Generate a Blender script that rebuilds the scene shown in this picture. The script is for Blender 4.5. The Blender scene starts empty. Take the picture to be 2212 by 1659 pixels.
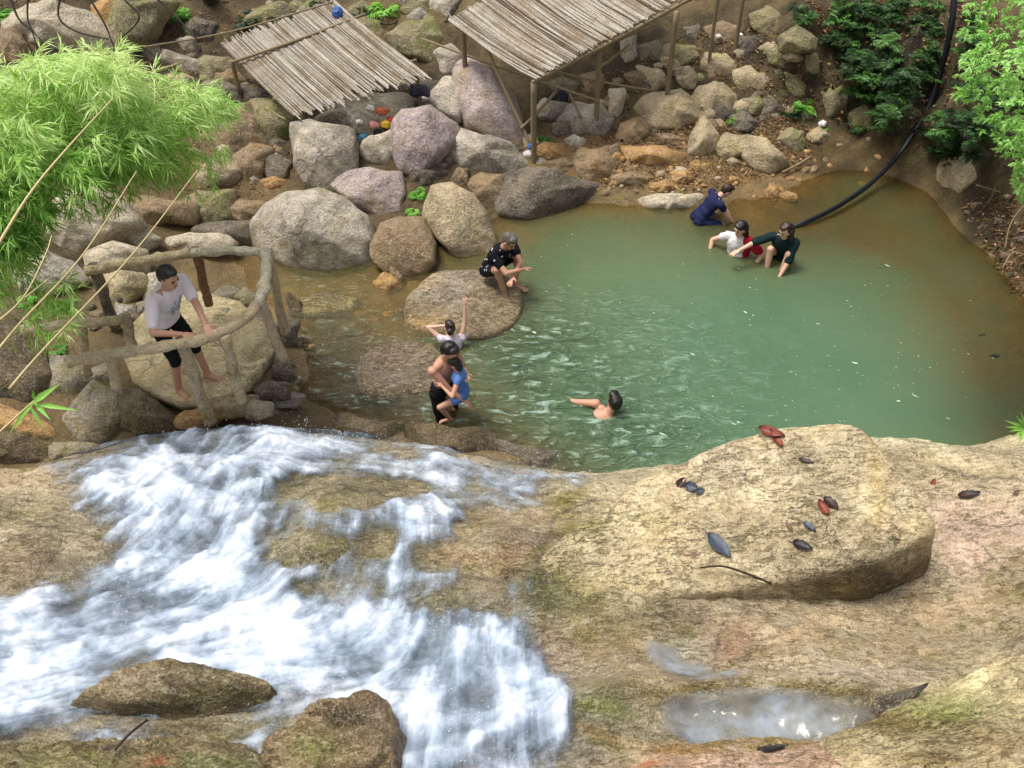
import bpy, bmesh, math, random
import numpy as np
from mathutils import Vector, Matrix, Quaternion
random.seed(7)
RNG = np.random.default_rng(7)
SC = bpy.context.scene
COL = SC.collection

# ------------------------------------------------------------------ camera, sky, sun, exposure
HC, FV, CX, CY = 7.5, 1916.0, 1106.0, 829.5         # camera height, focal length and centre in measuring units
PITCH = math.radians(45)
cam = bpy.data.objects.new('camera', bpy.data.cameras.new('camera'))
COL.objects.link(cam)
cam.location = (0, 0, HC)
cam.rotation_euler = (math.pi/2 - PITCH, 0, 0)
cam.data.sensor_width = 36
cam.data.lens = 36*FV/2212.0
cam.data.clip_end = 500
cam.data.clip_start = 0.05
SC.camera = cam

world = bpy.data.worlds.new("World"); SC.world = world; world.use_nodes = True
wn, wl = world.node_tree.nodes, world.node_tree.links
bg = wn['Background']
sky = wn.new('ShaderNodeTexSky'); sky.sky_type = 'NISHITA'; sky.sun_disc = False
SUN_EL, SUN_AZ = math.radians(70), math.radians(-72)   # azimuth measured from +Y towards +X
sky.sun_elevation = SUN_EL; sky.sun_rotation = SUN_AZ
sky.air_density = 1.0; sky.dust_density = 6.0; sky.ozone_density = 0.6
hsv = wn.new('ShaderNodeHueSaturation'); hsv.inputs['Saturation'].default_value = 0.45
wl.new(sky.outputs[0], hsv.inputs['Color']); wl.new(hsv.outputs[0], bg.inputs[0])
bg.inputs[1].default_value = 0.12
sun = bpy.data.objects.new('sun', bpy.data.lights.new('sun', 'SUN')); COL.objects.link(sun)
sun.data.energy = 2.3; sun.data.angle = math.radians(20); sun.data.color = (1.0, 0.955, 0.88)
sd = Vector((math.sin(SUN_AZ)*math.cos(SUN_EL), math.cos(SUN_AZ)*math.cos(SUN_EL), math.sin(SUN_EL)))
sun.rotation_euler = sd.to_track_quat('Z', 'Y').to_euler()
SC.view_settings.view_transform = 'Standard'
SC.view_settings.look = 'None'
SC.view_settings.exposure = 0.40
SC.view_settings.gamma = 1.0

# ------------------------------------------------------------------ geometry helpers
cP, sP = math.cos(PITCH), math.sin(PITCH)
FWD = np.array([0, cP, -sP]); RGT = np.array([1.0, 0, 0]); UPV = np.array([0, sP, cP]); CAM = np.array([0, 0, HC])
def ray(vx, vy):
    vx = np.asarray(vx, float); vy = np.asarray(vy, float)
    return FWD + RGT*((vx-CX)/FV)[..., None] + UPV*((CY-vy)/FV)[..., None]
def at(vx, vy, z):
    d = ray(vx, vy); t = (z-HC)/d[..., 2]
    return CAM + d*np.asarray(t)[..., None]
def atd(vx, vy, t):
    return CAM + ray(vx, vy)*np.asarray(t, float)[..., None]
def proj(P):
    r = P-CAM; dep = r@FWD
    return CX + FV*(r@RGT)/dep, CY - FV*(r@UPV)/dep

def _hash(ix, iy, iz, seed):
    h = (ix*374761393 + iy*668265263 + iz*1274126177 + seed*974634777) & 0xffffffff
    h = ((h ^ (h >> 13))*1274126177) & 0xffffffff
    h = ((h ^ (h >> 16))*2246822519) & 0xffffffff
    return ((h ^ (h >> 15)) & 0xffffff)/float(0xffffff)
def noise3(P, seed=0):
    i = np.floor(P).astype(np.int64); f = P-i; f = f*f*(3-2*f)
    out = 0
    for a in (0, 1):
        for b in (0, 1):
            for c in (0, 1):
                w = (f[:, 0] if a else 1-f[:, 0])*(f[:, 1] if b else 1-f[:, 1])*(f[:, 2] if c else 1-f[:, 2])
                out = out + w*_hash(i[:, 0]+a, i[:, 1]+b, i[:, 2]+c, seed)
    return out*2-1
def fbm(P, oct=4, seed=0, gain=0.5):
    s, a, tot = 0, 1.0, 0
    for k in range(oct):
        s = s + a*noise3(P*(2.03**k)+k*17.3, seed+k); tot += a; a *= gain
    return s/tot
def ridge(P, oct=3, seed=0):
    s, a, tot = 0, 1.0, 0
    for k in range(oct):
        s = s + a*(1-2*np.abs(noise3(P*(2.1**k)+k*9.1, seed+k))); tot += a; a *= 0.5
    return s/tot

class RBF:
    def __init__(s, pts, vals, lin=True, reg=-.06):
        s.p = np.array(pts, float); v = np.array(vals, float); n = len(s.p)
        A = s.k(s.p, s.p)+np.eye(n)*reg
        Q = np.hstack([np.ones((n, 1)), s.p])
        M = np.block([[A, Q], [Q.T, np.zeros((3, 3))]])
        s.w = np.linalg.solve(M, np.concatenate([v, np.zeros(3)]))
    def k(s, a, b):
        d = np.sqrt(((a[:, None, :]-b[None, :, :])**2).sum(-1))
        return d                                     # biharmonic (soft peaks, no overshoot)
    def __call__(s, q):
        q = np.asarray(q, float).reshape(-1, 2); out = np.empty(len(q))
        for i in range(0, len(q), 20000):
            c = q[i:i+20000]
            out[i:i+20000] = s.k(c, s.p)@s.w[:-3] + s.w[-3] + c@s.w[-2:]
        return out

# ------------------------------------------------------------------ object helpers
def tag(o, label=None, cat=None, group=None, kind=None):
    if label: o['label'] = label
    if cat: o['category'] = cat
    if group: o['group'] = group
    if kind: o['kind'] = kind
    return o
def empty(name, loc, label, cat, group=None):
    o = bpy.data.objects.new(name, None); COL.objects.link(o); o.location = loc
    o.empty_display_size = 0.1
    return tag(o, label, cat, group)
def mesh_obj(name, V, F, mat, parent=None, loc=None, smooth=True, attrs=None):
    """V world coordinates; origin is put at loc (or the centre)"""
    V = np.asarray(V, float)
    if loc is None:
        loc = np.array(parent_loc(parent)) if parent else V.mean(0)
    loc = np.asarray(loc, float)
    me = bpy.data.meshes.new(name)
    if isinstance(F, np.ndarray):
        L = V-loc
        me.vertices.add(len(V)); me.vertices.foreach_set('co', L.astype(np.float32).ravel())
        k = F.shape[1]; n = len(F)
        me.loops.add(n*k); me.loops.foreach_set('vertex_index', F.astype(np.int32).ravel())
        me.polygons.add(n); me.polygons.foreach_set('loop_start', np.arange(0, n*k, k, dtype=np.int32))
        me.polygons.foreach_set('loop_total', np.full(n, k, dtype=np.int32))
        me.update(calc_edges=True); me.validate()
    else:
        me.from_pydata([tuple(v) for v in (V-loc)], [], F); me.update()
    if smooth: me.shade_smooth()
    if attrs:
        for an, (ty, data) in attrs.items():
            a = me.attributes.new(an, ty, 'POINT')
            if ty == 'FLOAT': a.data.foreach_set('value', np.asarray(data, np.float32).ravel())
            else: a.data.foreach_set('color', np.asarray(data, np.float32).ravel())
    me.materials.append(mat)
    o = bpy.data.objects.new(name, me); COL.objects.link(o)
    if parent:
        o.parent = parent; o.location = tuple(loc-np.array(parent_loc(parent)))
    else:
        o.location = tuple(loc)
    return o
def parent_loc(o):
    l = Vector(o.location)
    while o.parent: o = o.parent; l += Vector(o.location)
    return tuple(l)

def tube_mesh(pts, radii, seg=10, wob=0.0, seed=0):
    """tube through points, closed ends; returns V, F lists"""
    pts = [np.asarray(p, float) for p in pts]
    if not hasattr(radii, '__len__'): radii = [radii]*len(pts)
    V, F = [], []
    prev = None
    rr = random.Random(seed)
    for i, p in enumerate(pts):
        a = pts[min(i+1, len(pts)-1)]-pts[max(i-1, 0)]; a = a/np.linalg.norm(a)
        if prev is None:
            u = np.cross(a, [0, 0, 1.0])
            if np.linalg.norm(u) < .1: u = np.cross(a, [1.0, 0, 0])
        else: u = prev-a*(prev@a)
        u = u/np.linalg.norm(u); prev = u; w = np.cross(a, u)
        for k in range(seg):
            th = 2*math.pi*k/seg; r = radii[i]*(1+wob*(rr.random()-.5)*2)
            V.append(p+(u*math.cos(th)+w*math.sin(th))*r)
    n = len(pts)
    for i in range(n-1):
        for k in range(seg):
            F.append((i*seg+k, i*seg+(k+1) % seg, (i+1)*seg+(k+1) % seg, (i+1)*seg+k))
    F.append(tuple(range(seg-1, -1, -1))); F.append(tuple((n-1)*seg+k for k in range(seg)))
    return V, F
def resample(pts, n):
    pts = np.array(pts, float)
    # Catmull-Rom
    P = np.vstack([2*pts[0]-pts[1], pts, 2*pts[-1]-pts[-2]])
    out = []
    m = len(pts)-1
    for i in range(n):
        s = i/(n-1)*m; k = min(int(s), m-1); t = s-k
        p0, p1, p2, p3 = P[k], P[k+1], P[k+2], P[k+3]
        out.append(.5*((2*p1)+(-p0+p2)*t+(2*p0-5*p1+4*p2-p3)*t*t+(-p0+3*p1-3*p2+p3)*t**3))
    return out
def join(parts):
    V, F = [], []
    for v, f in parts:
        o = len(V); V.extend(v); F.extend([tuple(i+o for i in q) for q in f])
    return V, F

# ------------------------------------------------------------------ materials
def lin(c):
    if isinstance(c, str):
        c = [int(c[i:i+2], 16)/255 for i in (0, 2, 4)]
    return tuple(((x+.055)/1.055)**2.4 if x > .04045 else x/12.92 for x in c)
class NT:
    def __init__(s, name):
        s.m = bpy.data.materials.new(name); s.m.use_nodes = True
        s.n, s.l = s.m.node_tree.nodes, s.m.node_tree.links
        s.b = s.n['Principled BSDF']; s.out = s.n['Material Output']
    def new(s, t, **kw):
        x = s.n.new(t)
        for k, v in kw.items(): setattr(x, k, v)
        return x
    def lk(s, a, b): s.l.new(a, b)
    def noise(s, vec, scale, detail=6, rough=.55, dist=0.0):
        x = s.new('ShaderNodeTexNoise'); x.inputs['Scale'].default_value = scale
        x.inputs['Detail'].default_value = detail; x.inputs['Roughness'].default_value = rough
        x.inputs['Distortion'].default_value = dist
        if vec: s.lk(vec, x.inputs['Vector'])
        return x.outputs['Fac']
    def ramp(s, fac, stops):
        x = s.new('ShaderNodeValToRGB'); el = x.color_ramp.elements
        while len(el) < len(stops): el.new(.5)
        for e, (p, c) in zip(el, stops):
            e.position = p
            e.color = (c, c, c, 1) if isinstance(c, (int, float)) else (*c, 1)
        s.lk(fac, x.inputs['Fac']); return x.outputs['Color']
    def mix(s, fac, a, b, mode='MIX'):
        x = s.new('ShaderNodeMix', data_type='RGBA', blend_type=mode)
        for i, v in ((0, fac), (6, a), (7, b)):
            if isinstance(v, (int, float)): x.inputs[i].default_value = v
            elif isinstance(v, tuple): x.inputs[i].default_value = (*v, 1)
            else: s.lk(v, x.inputs[i])
        return x.outputs[2]
    def math(s, op, a, b=0.0, clamp=False):
        x = s.new('ShaderNodeMath', operation=op, use_clamp=clamp)
        for i, v in ((0, a), (1, b)):
            if isinstance(v, (int, float)): x.inputs[i].default_value = v
            else: s.lk(v, x.inputs[i])
        return x.outputs[0]
    def bump(s, h, strength, dist, normal=None):
        x = s.new('ShaderNodeBump'); x.inputs['Strength'].default_value = strength
        x.inputs['Distance'].default_value = dist; s.lk(h, x.inputs['Height'])
        if normal: s.lk(normal, x.inputs['Normal'])
        return x.outputs['Normal']
    def coords(s, jitter=True):
        tc = s.new('ShaderNodeTexCoord'); v = tc.outputs['Object']
        if jitter:
            oi = s.new('ShaderNodeObjectInfo'); m = s.math('MULTIPLY', oi.outputs['Random'], 37.0)
            a = s.new('ShaderNodeVectorMath', operation='ADD'); s.lk(v, a.inputs[0]); s.lk(m, a.inputs[1]); v = a.outputs[0]
        return v
    def attr(s, name):
        x = s.new('ShaderNodeAttribute'); x.attribute_name = name; return x

def rock_mat(name, c1, c2, c3, moss=0.0, mossc='6b7030', rough=.85, sc=1.0, wet=False, base_attr=None, spec=.35, bands=0.0, speck=.5, gain=1.3, grain=.35, pits=.3, tf=.2):
    t = NT(name); v = t.coords()
    n1 = t.noise(v, 1.7*sc, 9, .62, .6); n2 = t.noise(v, 5.5*sc, 8, .65, .3); n3 = t.noise(v, 26*sc, 6, .7)
    n4 = t.noise(v, 42*sc, 3, .6); n5 = t.noise(v, 62, 3, .75)
    col = t.ramp(n1, [(.34, lin(c1)), (.52, lin(c2)), (.68, lin(c3))])
    if base_attr:
        col = t.mix(tf, t.mix(1.0, t.attr(base_attr).outputs['Color'], (gain, gain, gain), 'MULTIPLY'), col)
    col = t.mix(t.ramp(n2, [(.40, 0.0), (.62, .75)]), col, t.mix(1.0, col, lin('e2dccf'), 'MULTIPLY'))
    col = t.mix(t.ramp(n3, [(.30, .62), (.52, 0.0)]), col, t.mix(1.0, col, lin('968c7a'), 'MULTIPLY'))
    # pale and dark grains
    vo = t.new('ShaderNodeTexVoronoi'); vo.inputs['Scale'].default_value = 34*sc; t.lk(v, vo.inputs['Vector'])
    sp = t.ramp(vo.outputs['Distance'], [(.12, 1.0), (.32, 0.0)])
    gate = t.ramp(n2, [(.47, 0.0), (.6, 1.0)])
    col = t.mix(t.math('MULTIPLY', t.math('MULTIPLY', sp, gate), speck), col, lin('d8d0c0'))
    gate2 = t.ramp(n1, [(.46, 1.0), (.6, 0.0)])
    col = t.mix(t.math('MULTIPLY', t.ramp(n4, [(.56, 0.0), (.66, 1.0)]), t.math('MULTIPLY', gate2, speck)), col, lin('3a342a'))
    if bands:
        mp = t.new('ShaderNodeMapping'); t.lk(v, mp.inputs['Vector']); mp.inputs['Rotation'].default_value = (.5, .3, .6)
        mp.inputs['Scale'].default_value = (1, 1, 6)
        nb = t.noise(mp.outputs[0], 2.2*sc, 5, .6, .5)
        col = t.mix(t.math('MULTIPLY', t.ramp(nb, [(.45, 0.0), (.6, 1.0)]), bands), col, t.mix(1.0, col, lin('b09070'), 'MULTIPLY'))
    if moss:
        g = t.new('ShaderNodeNewGeometry'); sx = t.new('ShaderNodeSeparateXYZ'); t.lk(g.outputs['Normal'], sx.inputs[0])
        mm = t.noise(v, 3.1*sc, 9, .7, .4)
        mk = t.ramp(t.math('ADD', mm, moss*.25-.1), [(.47, 0.0), (.56, 1.0)])
        mc = t.mix(n3, lin(mossc), tuple(x*1.7 for x in lin(mossc)))
        col = t.mix(t.math('MULTIPLY', mk, min(1, .5+moss*.5)), col, mc)
    if grain:
        col = t.mix(t.math('MULTIPLY', t.ramp(n5, [(.36, 1.0), (.5, 0.0)]), grain), col, t.mix(1.0, col, lin('6e6350'), 'MULTIPLY'))
        col = t.mix(t.math('MULTIPLY', t.ramp(n5, [(.54, 0.0), (.66, 1.0)]), grain*.8), col, lin('e9dfca'))
    if pits:
        mq = t.new('ShaderNodeMapping'); t.lk(v, mq.inputs['Vector']); mq.inputs['Rotation'].default_value = (0, 0, .5); mq.inputs['Scale'].default_value = (.75, 1.9, 1.2)
        pn = t.noise(mq.outputs[0], 15, 6, .68, .8)
        pg = t.math('MULTIPLY', t.ramp(pn, [(.52, 0.0), (.62, 1.0)]), t.ramp(n1, [(.35, 1.0), (.62, .35)]))
        col = t.mix(t.math('MULTIPLY', pg, pits), col, t.mix(n2, lin('5d5228'), lin('7a6c48')))
        col = t.mix(t.math('MULTIPLY', t.ramp(pn, [(.34, 1.0), (.44, 0.0)]), pits*.6), col, lin('e6dcc4'))
    # cracks and pits
    vc = t.new('ShaderNodeTexVoronoi', feature='DISTANCE_TO_EDGE'); vc.inputs['Scale'].default_value = .8*sc
    av = t.new('ShaderNodeVectorMath', operation='ADD'); t.lk(v, av.inputs[0])
    nn = t.new('ShaderNodeTexNoise'); nn.inputs['Scale'].default_value = 3*sc; nn.inputs['Detail'].default_value = 6; t.lk(v, nn.inputs['Vector'])
    t.lk(nn.outputs['Color'], av.inputs[1]); t.lk(av.outputs[0], vc.inputs['Vector'])
    crack = t.ramp(vc.outputs['Distance'], [(.0, 0.0), (.018, 1.0)])
    ck = t.math('MULTIPLY', t.math('SUBTRACT', 1.0, crack), t.ramp(t.noise(v, .9*sc, 3), [(.50, 0.0), (.58, 1.0)]))
    col = t.mix(t.math('MULTIPLY', ck, .5), col, lin('352c20'))
    if not base_attr: col = t.mix(1.0, col, (gain, gain, gain), 'MULTIPLY')
    t.lk(col, t.b.inputs['Base Color'])
    h = t.math('ADD', t.math('MULTIPLY', n2, 1.0), t.math('MULTIPLY', n3, .45))
    if pits: h = t.math('ADD', h, t.math('MULTIPLY', pg, -.4*pits))
    h = t.math('ADD', h, t.math('ADD', t.math('MULTIPLY', n4, .16), t.math('MULTIPLY', n5, .16))); h = t.math('ADD', h, t.math('MULTIPLY', ck, -.14))
    t.lk(t.bump(h, 1.0, .085), t.b.inputs['Normal'])
    if wet:
        t.lk(t.ramp(n2, [(.35, rough*.45), (.6, rough)]), t.b.inputs['Roughness'])
    else: t.b.inputs['Roughness'].default_value = rough
    t.b.inputs['Specular IOR Level'].default_value = spec
    return t.m

M = {}
M['grey'] = rock_mat('grey_boulder_stone', '8d867c', 'b5ada1', 'cfc6b4', moss=.10, mossc='80744a')
M['lilac'] = rock_mat('lilac_boulder_stone', '98898e', 'b8a9a8', 'bfb19c', moss=.10, mossc='84703f', rough=.75)
M['tan'] = rock_mat('tan_block_stone', '93846a', 'b8a88c', 'c4b08c', moss=.12, mossc='7f773f')
M['olive'] = rock_mat('mossy_block_stone', '6a664c', '8e8668', '9a8e6c', moss=.30, mossc='606628')
M['brown'] = rock_mat('brown_stone', '74604a', '9a8468', '9c7a52', moss=.12, mossc='6c6434', rough=.6, wet=True)
M['orange'] = rock_mat('ochre_stone', 'a07a4a', 'b8925c', 'c09a6c', moss=.0, rough=.8)
M['pale'] = rock_mat('pale_stone', 'bfb39c', 'ccc2ae', 'd0bfa0', moss=0, rough=.85)
M['crystal'] = rock_mat('encrusted_pale_stone', '8a8272', 'b0a796', '9a8a62', moss=.2, mossc='7a7440', rough=.7, sc=1.6, speck=.9)
M['sand'] = rock_mat('ochre_sandstone', 'c2b184', 'd2c39b', 'd6c7a4', moss=.12, mossc='93843f', rough=.6, sc=1.15, bands=.3, speck=.75)
M['wetbrown'] = rock_mat('wet_algae_stone', '4a3e2a', '6e5d42', '8f8068', moss=.25, mossc='59561f', rough=.32, wet=True, spec=.6, sc=1.3, gain=1.15)
M['dark'] = rock_mat('dark_stone', '4e4740', '736a60', '857a68', moss=.12, mossc='54532a', rough=.6)
M['bark'] = rock_mat('weathered_log', 'b5a384', 'cdbc9c', 'ad9876', gain=1.45, grain=.2, pits=.15, moss=.03, mossc='857c4c', rough=.85, sc=1.5, speck=.15)
M['palewood'] = rock_mat('bleached_log', 'dcd2ba', 'ebe2cd', 'cdbf9f', moss=0, rough=.8, sc=1.5, speck=.1)
M['redwood'] = rock_mat('red_brown_log', '94694a', 'a67c5a', '8c6e52', moss=0, rough=.85, sc=2.5, speck=.3)

def plain(name, c, rough=.7, spec=.4, var=.25, scale=30, bumpd=.004, translucent=0, sheen=0, c2=None, patt=None):
    t = NT(name); v = t.coords()
    n = t.noise(v, scale, 5, .6)
    c = lin(c)
    col = t.mix(t.math('MULTIPLY', n, var), c, tuple(x*.45 for x in c) if c2 is None else lin(c2))
    if patt:
        vo = t.new('ShaderNodeTexVoronoi'); vo.inputs['Scale'].default_value = patt[0]; t.lk(v, vo.inputs['Vector'])
        col = t.mix(t.ramp(vo.outputs['Distance'], [(patt[1], 1.0), (patt[1]+.04, 0.0)]), col, lin(patt[2]))
    t.lk(col, t.b.inputs['Base Color']); t.b.inputs['Roughness'].default_value = rough
    t.b.inputs['Specular IOR Level'].default_value = spec
    t.lk(t.bump(n, .5, bumpd), t.b.inputs['Normal'])
    if translucent:
        tr = t.new('ShaderNodeBsdfTranslucent'); t.lk(col, tr.inputs['Color'])
        mx = t.new('ShaderNodeMixShader'); mx.inputs[0].default_value = translucent
        t.lk(t.b.outputs[0], mx.inputs[1]); t.lk(tr.outputs[0], mx.inputs[2]); t.lk(mx.outputs[0], t.out.inputs[0])
    return t.m
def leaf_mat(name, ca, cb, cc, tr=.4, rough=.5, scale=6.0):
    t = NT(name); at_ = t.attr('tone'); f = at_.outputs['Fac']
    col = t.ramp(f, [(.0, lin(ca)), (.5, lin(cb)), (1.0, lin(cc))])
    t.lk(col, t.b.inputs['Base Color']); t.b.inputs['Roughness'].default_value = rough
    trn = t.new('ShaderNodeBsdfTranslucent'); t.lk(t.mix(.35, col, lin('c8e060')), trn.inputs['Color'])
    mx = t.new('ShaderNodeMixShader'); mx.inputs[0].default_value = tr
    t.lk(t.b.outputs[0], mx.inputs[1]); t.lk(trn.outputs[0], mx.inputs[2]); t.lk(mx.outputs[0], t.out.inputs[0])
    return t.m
M['bamboo_leaf'] = leaf_mat('bamboo_leaf', '477f26', '98c65c', 'dcf0a8', .45)
M['tree_leaf'] = leaf_mat('tree_leaf', '4e8f34', '8cc85a', 'c4ec9a', .42)
M['fern_leaf'] = leaf_mat('fern_leaf', '122812', '264a20', '52803a', .2)
M['bright_leaf'] = leaf_mat('bright_leaf', '3f7f24', '68ad38', '9fd860', .35)
M['litter'] = leaf_mat('fallen_leaves', '3c2618', '7a5433', 'b59368', .05, .8)
M['cane'] = plain('dry_cane', 'cdbb86', .6, .4, .35, 20)
M['skin'] = plain('skin', 'c2937a', .5, .4, .15, 12, .001)
M['skin_tan'] = plain('tanned_skin', 'a87a58', .45, .45, .18, 12, .001)
M['skin_pale'] = plain('pale_skin', 'd8ae96', .5, .4, .12, 12, .001)
M['hair'] = plain('black_hair', '15120f', .45, .5, .4, 90, .004)
M['hair_brown'] = plain('brown_hair', '35201a', .45, .5, .5, 90, .004)
M['hair_grey'] = plain('grey_hair', '3a3634', .5, .4, .6, 50, .004, c2='8b8680')
M['white_cloth'] = plain('white_cloth', 'e9dfe2', .9, .2, .18, 14, .012)
M['white_top'] = plain('lilac_white_cloth', 'd9d3e4', .85, .2, .2, 14, .012)
M['black_cloth'] = plain('black_cloth', '15161a', .85, .2, .3, 14, .01)
M['spotted'] = plain('black_cloth_with_pale_dots', '0d0e18', .85, .2, .3, 14, .01, patt=(13, .18, 'c8cad8'))
M['navy'] = plain('navy_cloth', '20264a', .8, .2, .3, 14, .01)
M['blue_cloth'] = plain('blue_cloth', '5d84c8', .8, .2, .4, 22, .01, c2='26306e')
M['green_cloth'] = plain('dark_green_cloth', '10282a', .8, .2, .3, 14, .01)
M['red_cloth'] = plain('red_cloth', 'a3162a', .75, .2, .4, 14, .012)
M['slate_cloth'] = plain('slate_cloth', '454c5c', .8, .2, .3, 14, .01)
M['print'] = plain('blue_print', '5d8296', .9, .2, .9, 30, .002, c2='d8dde2')
M['eye'] = plain('dark_eye', '1a1210', .3, .5, 0)
M['lip'] = plain('lip', '8a4a40', .5, .4, 0)
M['pipe'] = plain('black_pipe', '14171c', .3, .6, .5, 6, .002, c2='2c333e')
M['pipe_blue'] = plain('blue_pipe', '141c26', .35, .5, .4, 6, .002)
M['twig'] = plain('dark_twig', '3a3026', .8, .3, .4, 30)
M['trunk'] = rock_mat('dark_bark', '2c241b', '3a3026', '463a2c', gain=.9, moss=.3, mossc='3a4020', rough=.9, sc=2)
M['pole'] = plain('weathered_pole', '8d7c60', .75, .3, .5, 18)

# ------------------------------------------------------------------ terrain height fields
def smoothstep(a, b, x):
    t = np.clip((x-a)/(b-a), 0, 1); return t*t*(3-2*t)
FAR = [
 (1300,600,-.8),(1600,700,-1.5),(1800,800,-1.4),(1450,850,-1.3),(1400,980,-1.1),(1180,900,-.8),(2000,850,-1.0),(1900,650,-.8),
 (1750,620,-.9),(2100,720,-.5),(2200,850,-.35),(2050,550,-.35),(2150,560,-.08),(2212,660,-.08),(1900,500,-.38),(1800,430,-.2),
 (1700,430,-.05),(1900,380,-.07),(1850,300,.03),(2000,420,-.12),(2080,440,.15),(1600,440,-.02),(1520,440,.03),(1640,480,-.10),(1560,540,-.40),
 (1690,545,-.25),(1450,490,-.35),(1300,480,-.38),(1350,420,.12),(1250,540,-.55),(1160,540,-.35),(1130,640,-.38),(1120,730,-.5),(1060,840,-.42),
 (970,900,-.30),(900,680,-.07),(830,700,-.10),(700,750,-.13),(650,850,-.10),(750,880,-.07),(850,925,.04),(1000,960,.1),(1120,985,.12),(1250,1040,-.2),
 (700,640,-.14),(620,600,-.12),(640,680,-.08),(480,500,-.03),(520,440,.1),(430,480,.12),(560,560,-.08),(580,640,-.06),
 (300,700,.75),(400,800,.72),(500,800,.70),(440,880,.62),(330,880,.65),(540,760,.6),(200,800,.85),(100,650,.9),(0,600,1.0),(300,560,.5),(150,500,.7),(0,400,1.0),(300,420,.45),(450,380,.35),(560,380,.25),
 (350,250,.75),(200,150,1.2),(0,60,1.6),(450,200,.7),(600,340,.35),(640,240,.55),(700,330,.45),(850,450,.12),(900,330,.5),(850,180,.8),
 (600,100,.9),(900,50,1.3),(700,0,1.4),(1000,0,1.6),(1100,345,.25),(1050,250,.5),(1200,320,.35),(1150,230,.55),(1300,200,.6),(1400,150,.85),
 (1300,60,1.1),(1500,50,1.3),(1400,310,.3),(1550,340,.2),(1500,385,.12),(1280,360,.3),(1600,200,.65),(1700,250,.45),(1700,330,.2),(1800,200,.75),
 (1650,60,1.2),(1900,130,1.2),(1900,220,.6),(2000,250,.6),(2050,320,.5),(2200,350,1.0),(2200,200,1.6),(2000,0,2.3),(1750,0,1.9),
 (2212,470,.5),(2212,0,2.6),(2400,600,.5),(2500,900,.6),(2400,300,1.8),(-300,700,1.2),(-300,300,1.6),(-200,0,2.0),(2280,760,.2)]
fp = [tuple(at(a, b, max(c, 0))[:2]) for a, b, c in FAR]; fv = [c for a, b, c in FAR]
for xx in (-14, -8, -2, 4, 10, 15): fp.append((xx, 25)); fv.append(6.5)
for xx in (-13, 14): fp.append((xx, 14)); fv.append(3.5)
for xx in (-6, 0, 6): fp.append((xx, 2)); fv.append(-.8)
far_rbf = RBF(fp, fv)
def zfar_s(q): return far_rbf(q)
NEAR = [(0,1100,1.2),(0,1300,1.45),(0,1500,1.65),(0,1600,1.95),(250,1050,1.1),(250,1300,1.4),(300,1500,1.65),(300,1650,2.05),(500,980,.95),
 (500,1200,1.2),(500,1400,1.5),(620,1100,1.12),(700,1000,.88),(740,1090,1.30),(680,1190,1.38),(800,1215,1.5),(700,1300,1.5),(850,1100,1.2),(700,1450,1.58),(900,1350,1.55),
 (900,1600,1.8),(940,1310,1.66),(1000,1200,1.45),(1080,1150,1.38),(1100,1050,.9),(1100,1300,1.6),(1100,1450,1.62),(1100,1650,1.9),(1250,1150,1.25),(1300,1400,1.8),
 (1200,1600,2.0),(1300,1600,2.12),(1400,1330,1.72),(1500,1350,1.72),(1500,1450,1.85),(1400,1480,2.05),(1600,1490,2.1),(1850,1510,2.15),(1500,1550,1.98),(1650,1560,1.98),(1800,1550,2.05),(1500,1650,2.1),
 (1750,1400,1.9),(1750,1620,2.02),(2000,1370,1.72),(2000,1470,1.98),(2000,1600,2.15),(2200,1400,2.0),(2200,1600,2.3),
 (2200,1200,1.72),(2200,1000,1.5),(2000,1000,1.45),(1900,1100,1.42),(2060,1260,1.55),(1850,1330,1.6),(1950,1330,1.52),(1500,1150,1.3),(1700,1100,1.35),(-300,1100,1.4),(-300,1500,2.2),
 (2500,1000,1.7),(2500,1500,2.2),(1300,1060,.95),(1500,1020,1.0),(200,1800,2.3),(1100,1850,2.4),(1900,1850,2.3)]
near_rbf = RBF([tuple(at(a, b, c)[:2]) for a, b, c in NEAR], [c for a, b, c in NEAR])
LIP = [(-500,1030,1.4),(-200,1015,1.25),(0,1003,1.2),(130,975,1.1),(300,935,1.0),(480,907,.92),(560,918,.88),(680,938,.85),(900,968,.8),(1100,1012,.8),
 (1260,1042,.8),(1400,1030,.9),(1600,1000,1.1),(1750,960,1.3),(1870,928,1.42),(1950,935,1.45),(2050,952,1.45),(2130,962,1.48),(2180,955,1.5),(2225,942,1.52),(2500,900,1.6)]
lp = np.array([at(a, b, c)[:2] for a, b, c in LIP]); lp = lp[np.argsort(lp[:, 0])]
BUMPS = [(*at(a, b, c)[:2], r, h) for a, b, c, r, h in ((735,1080,1.3,.42,.14),(690,1195,1.38,.28,.14),(540,1150,1.15,.18,.08),(655,1290,1.45,.16,.10),(940,1320,1.6,.2,.12),(1080,1170,1.38,.4,.10),(80,1190,1.3,.5,.12),(1120,1580,1.85,.2,.1),(1460,1530,2.0,.3,-.05))]+[(*at(a, b, 2.05)[:2], .15, .13) for a, b in ((1230,1535),(1300,1512),(1370,1488),(1450,1484),(1530,1484),(1610,1486),(1690,1490),(1770,1496),(1850,1502))]
def lip_y(x): return np.interp(x, lp[:, 0], lp[:, 1])
def znear_s(q):
    q = np.asarray(q, float).reshape(-1, 2); L = lip_y(q[:, 0])
    qq = q.copy(); qq[:, 1] = np.minimum(q[:, 1], L)
    z = near_rbf(qq)
    for bx, by, br_, bh in BUMPS: z = z+bh*np.exp(-((q[:, 0]-bx)**2+((q[:, 1]-by)*1.2)**2)/br_**2)
    over = q[:, 1]-(L-.22)
    drop = np.where(over > 0, np.minimum(1.1*over**2, 1e9), 0)
    drop = np.where(over > .5, .275+ (over-.5)*3.2, drop)
    return z-drop
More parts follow.
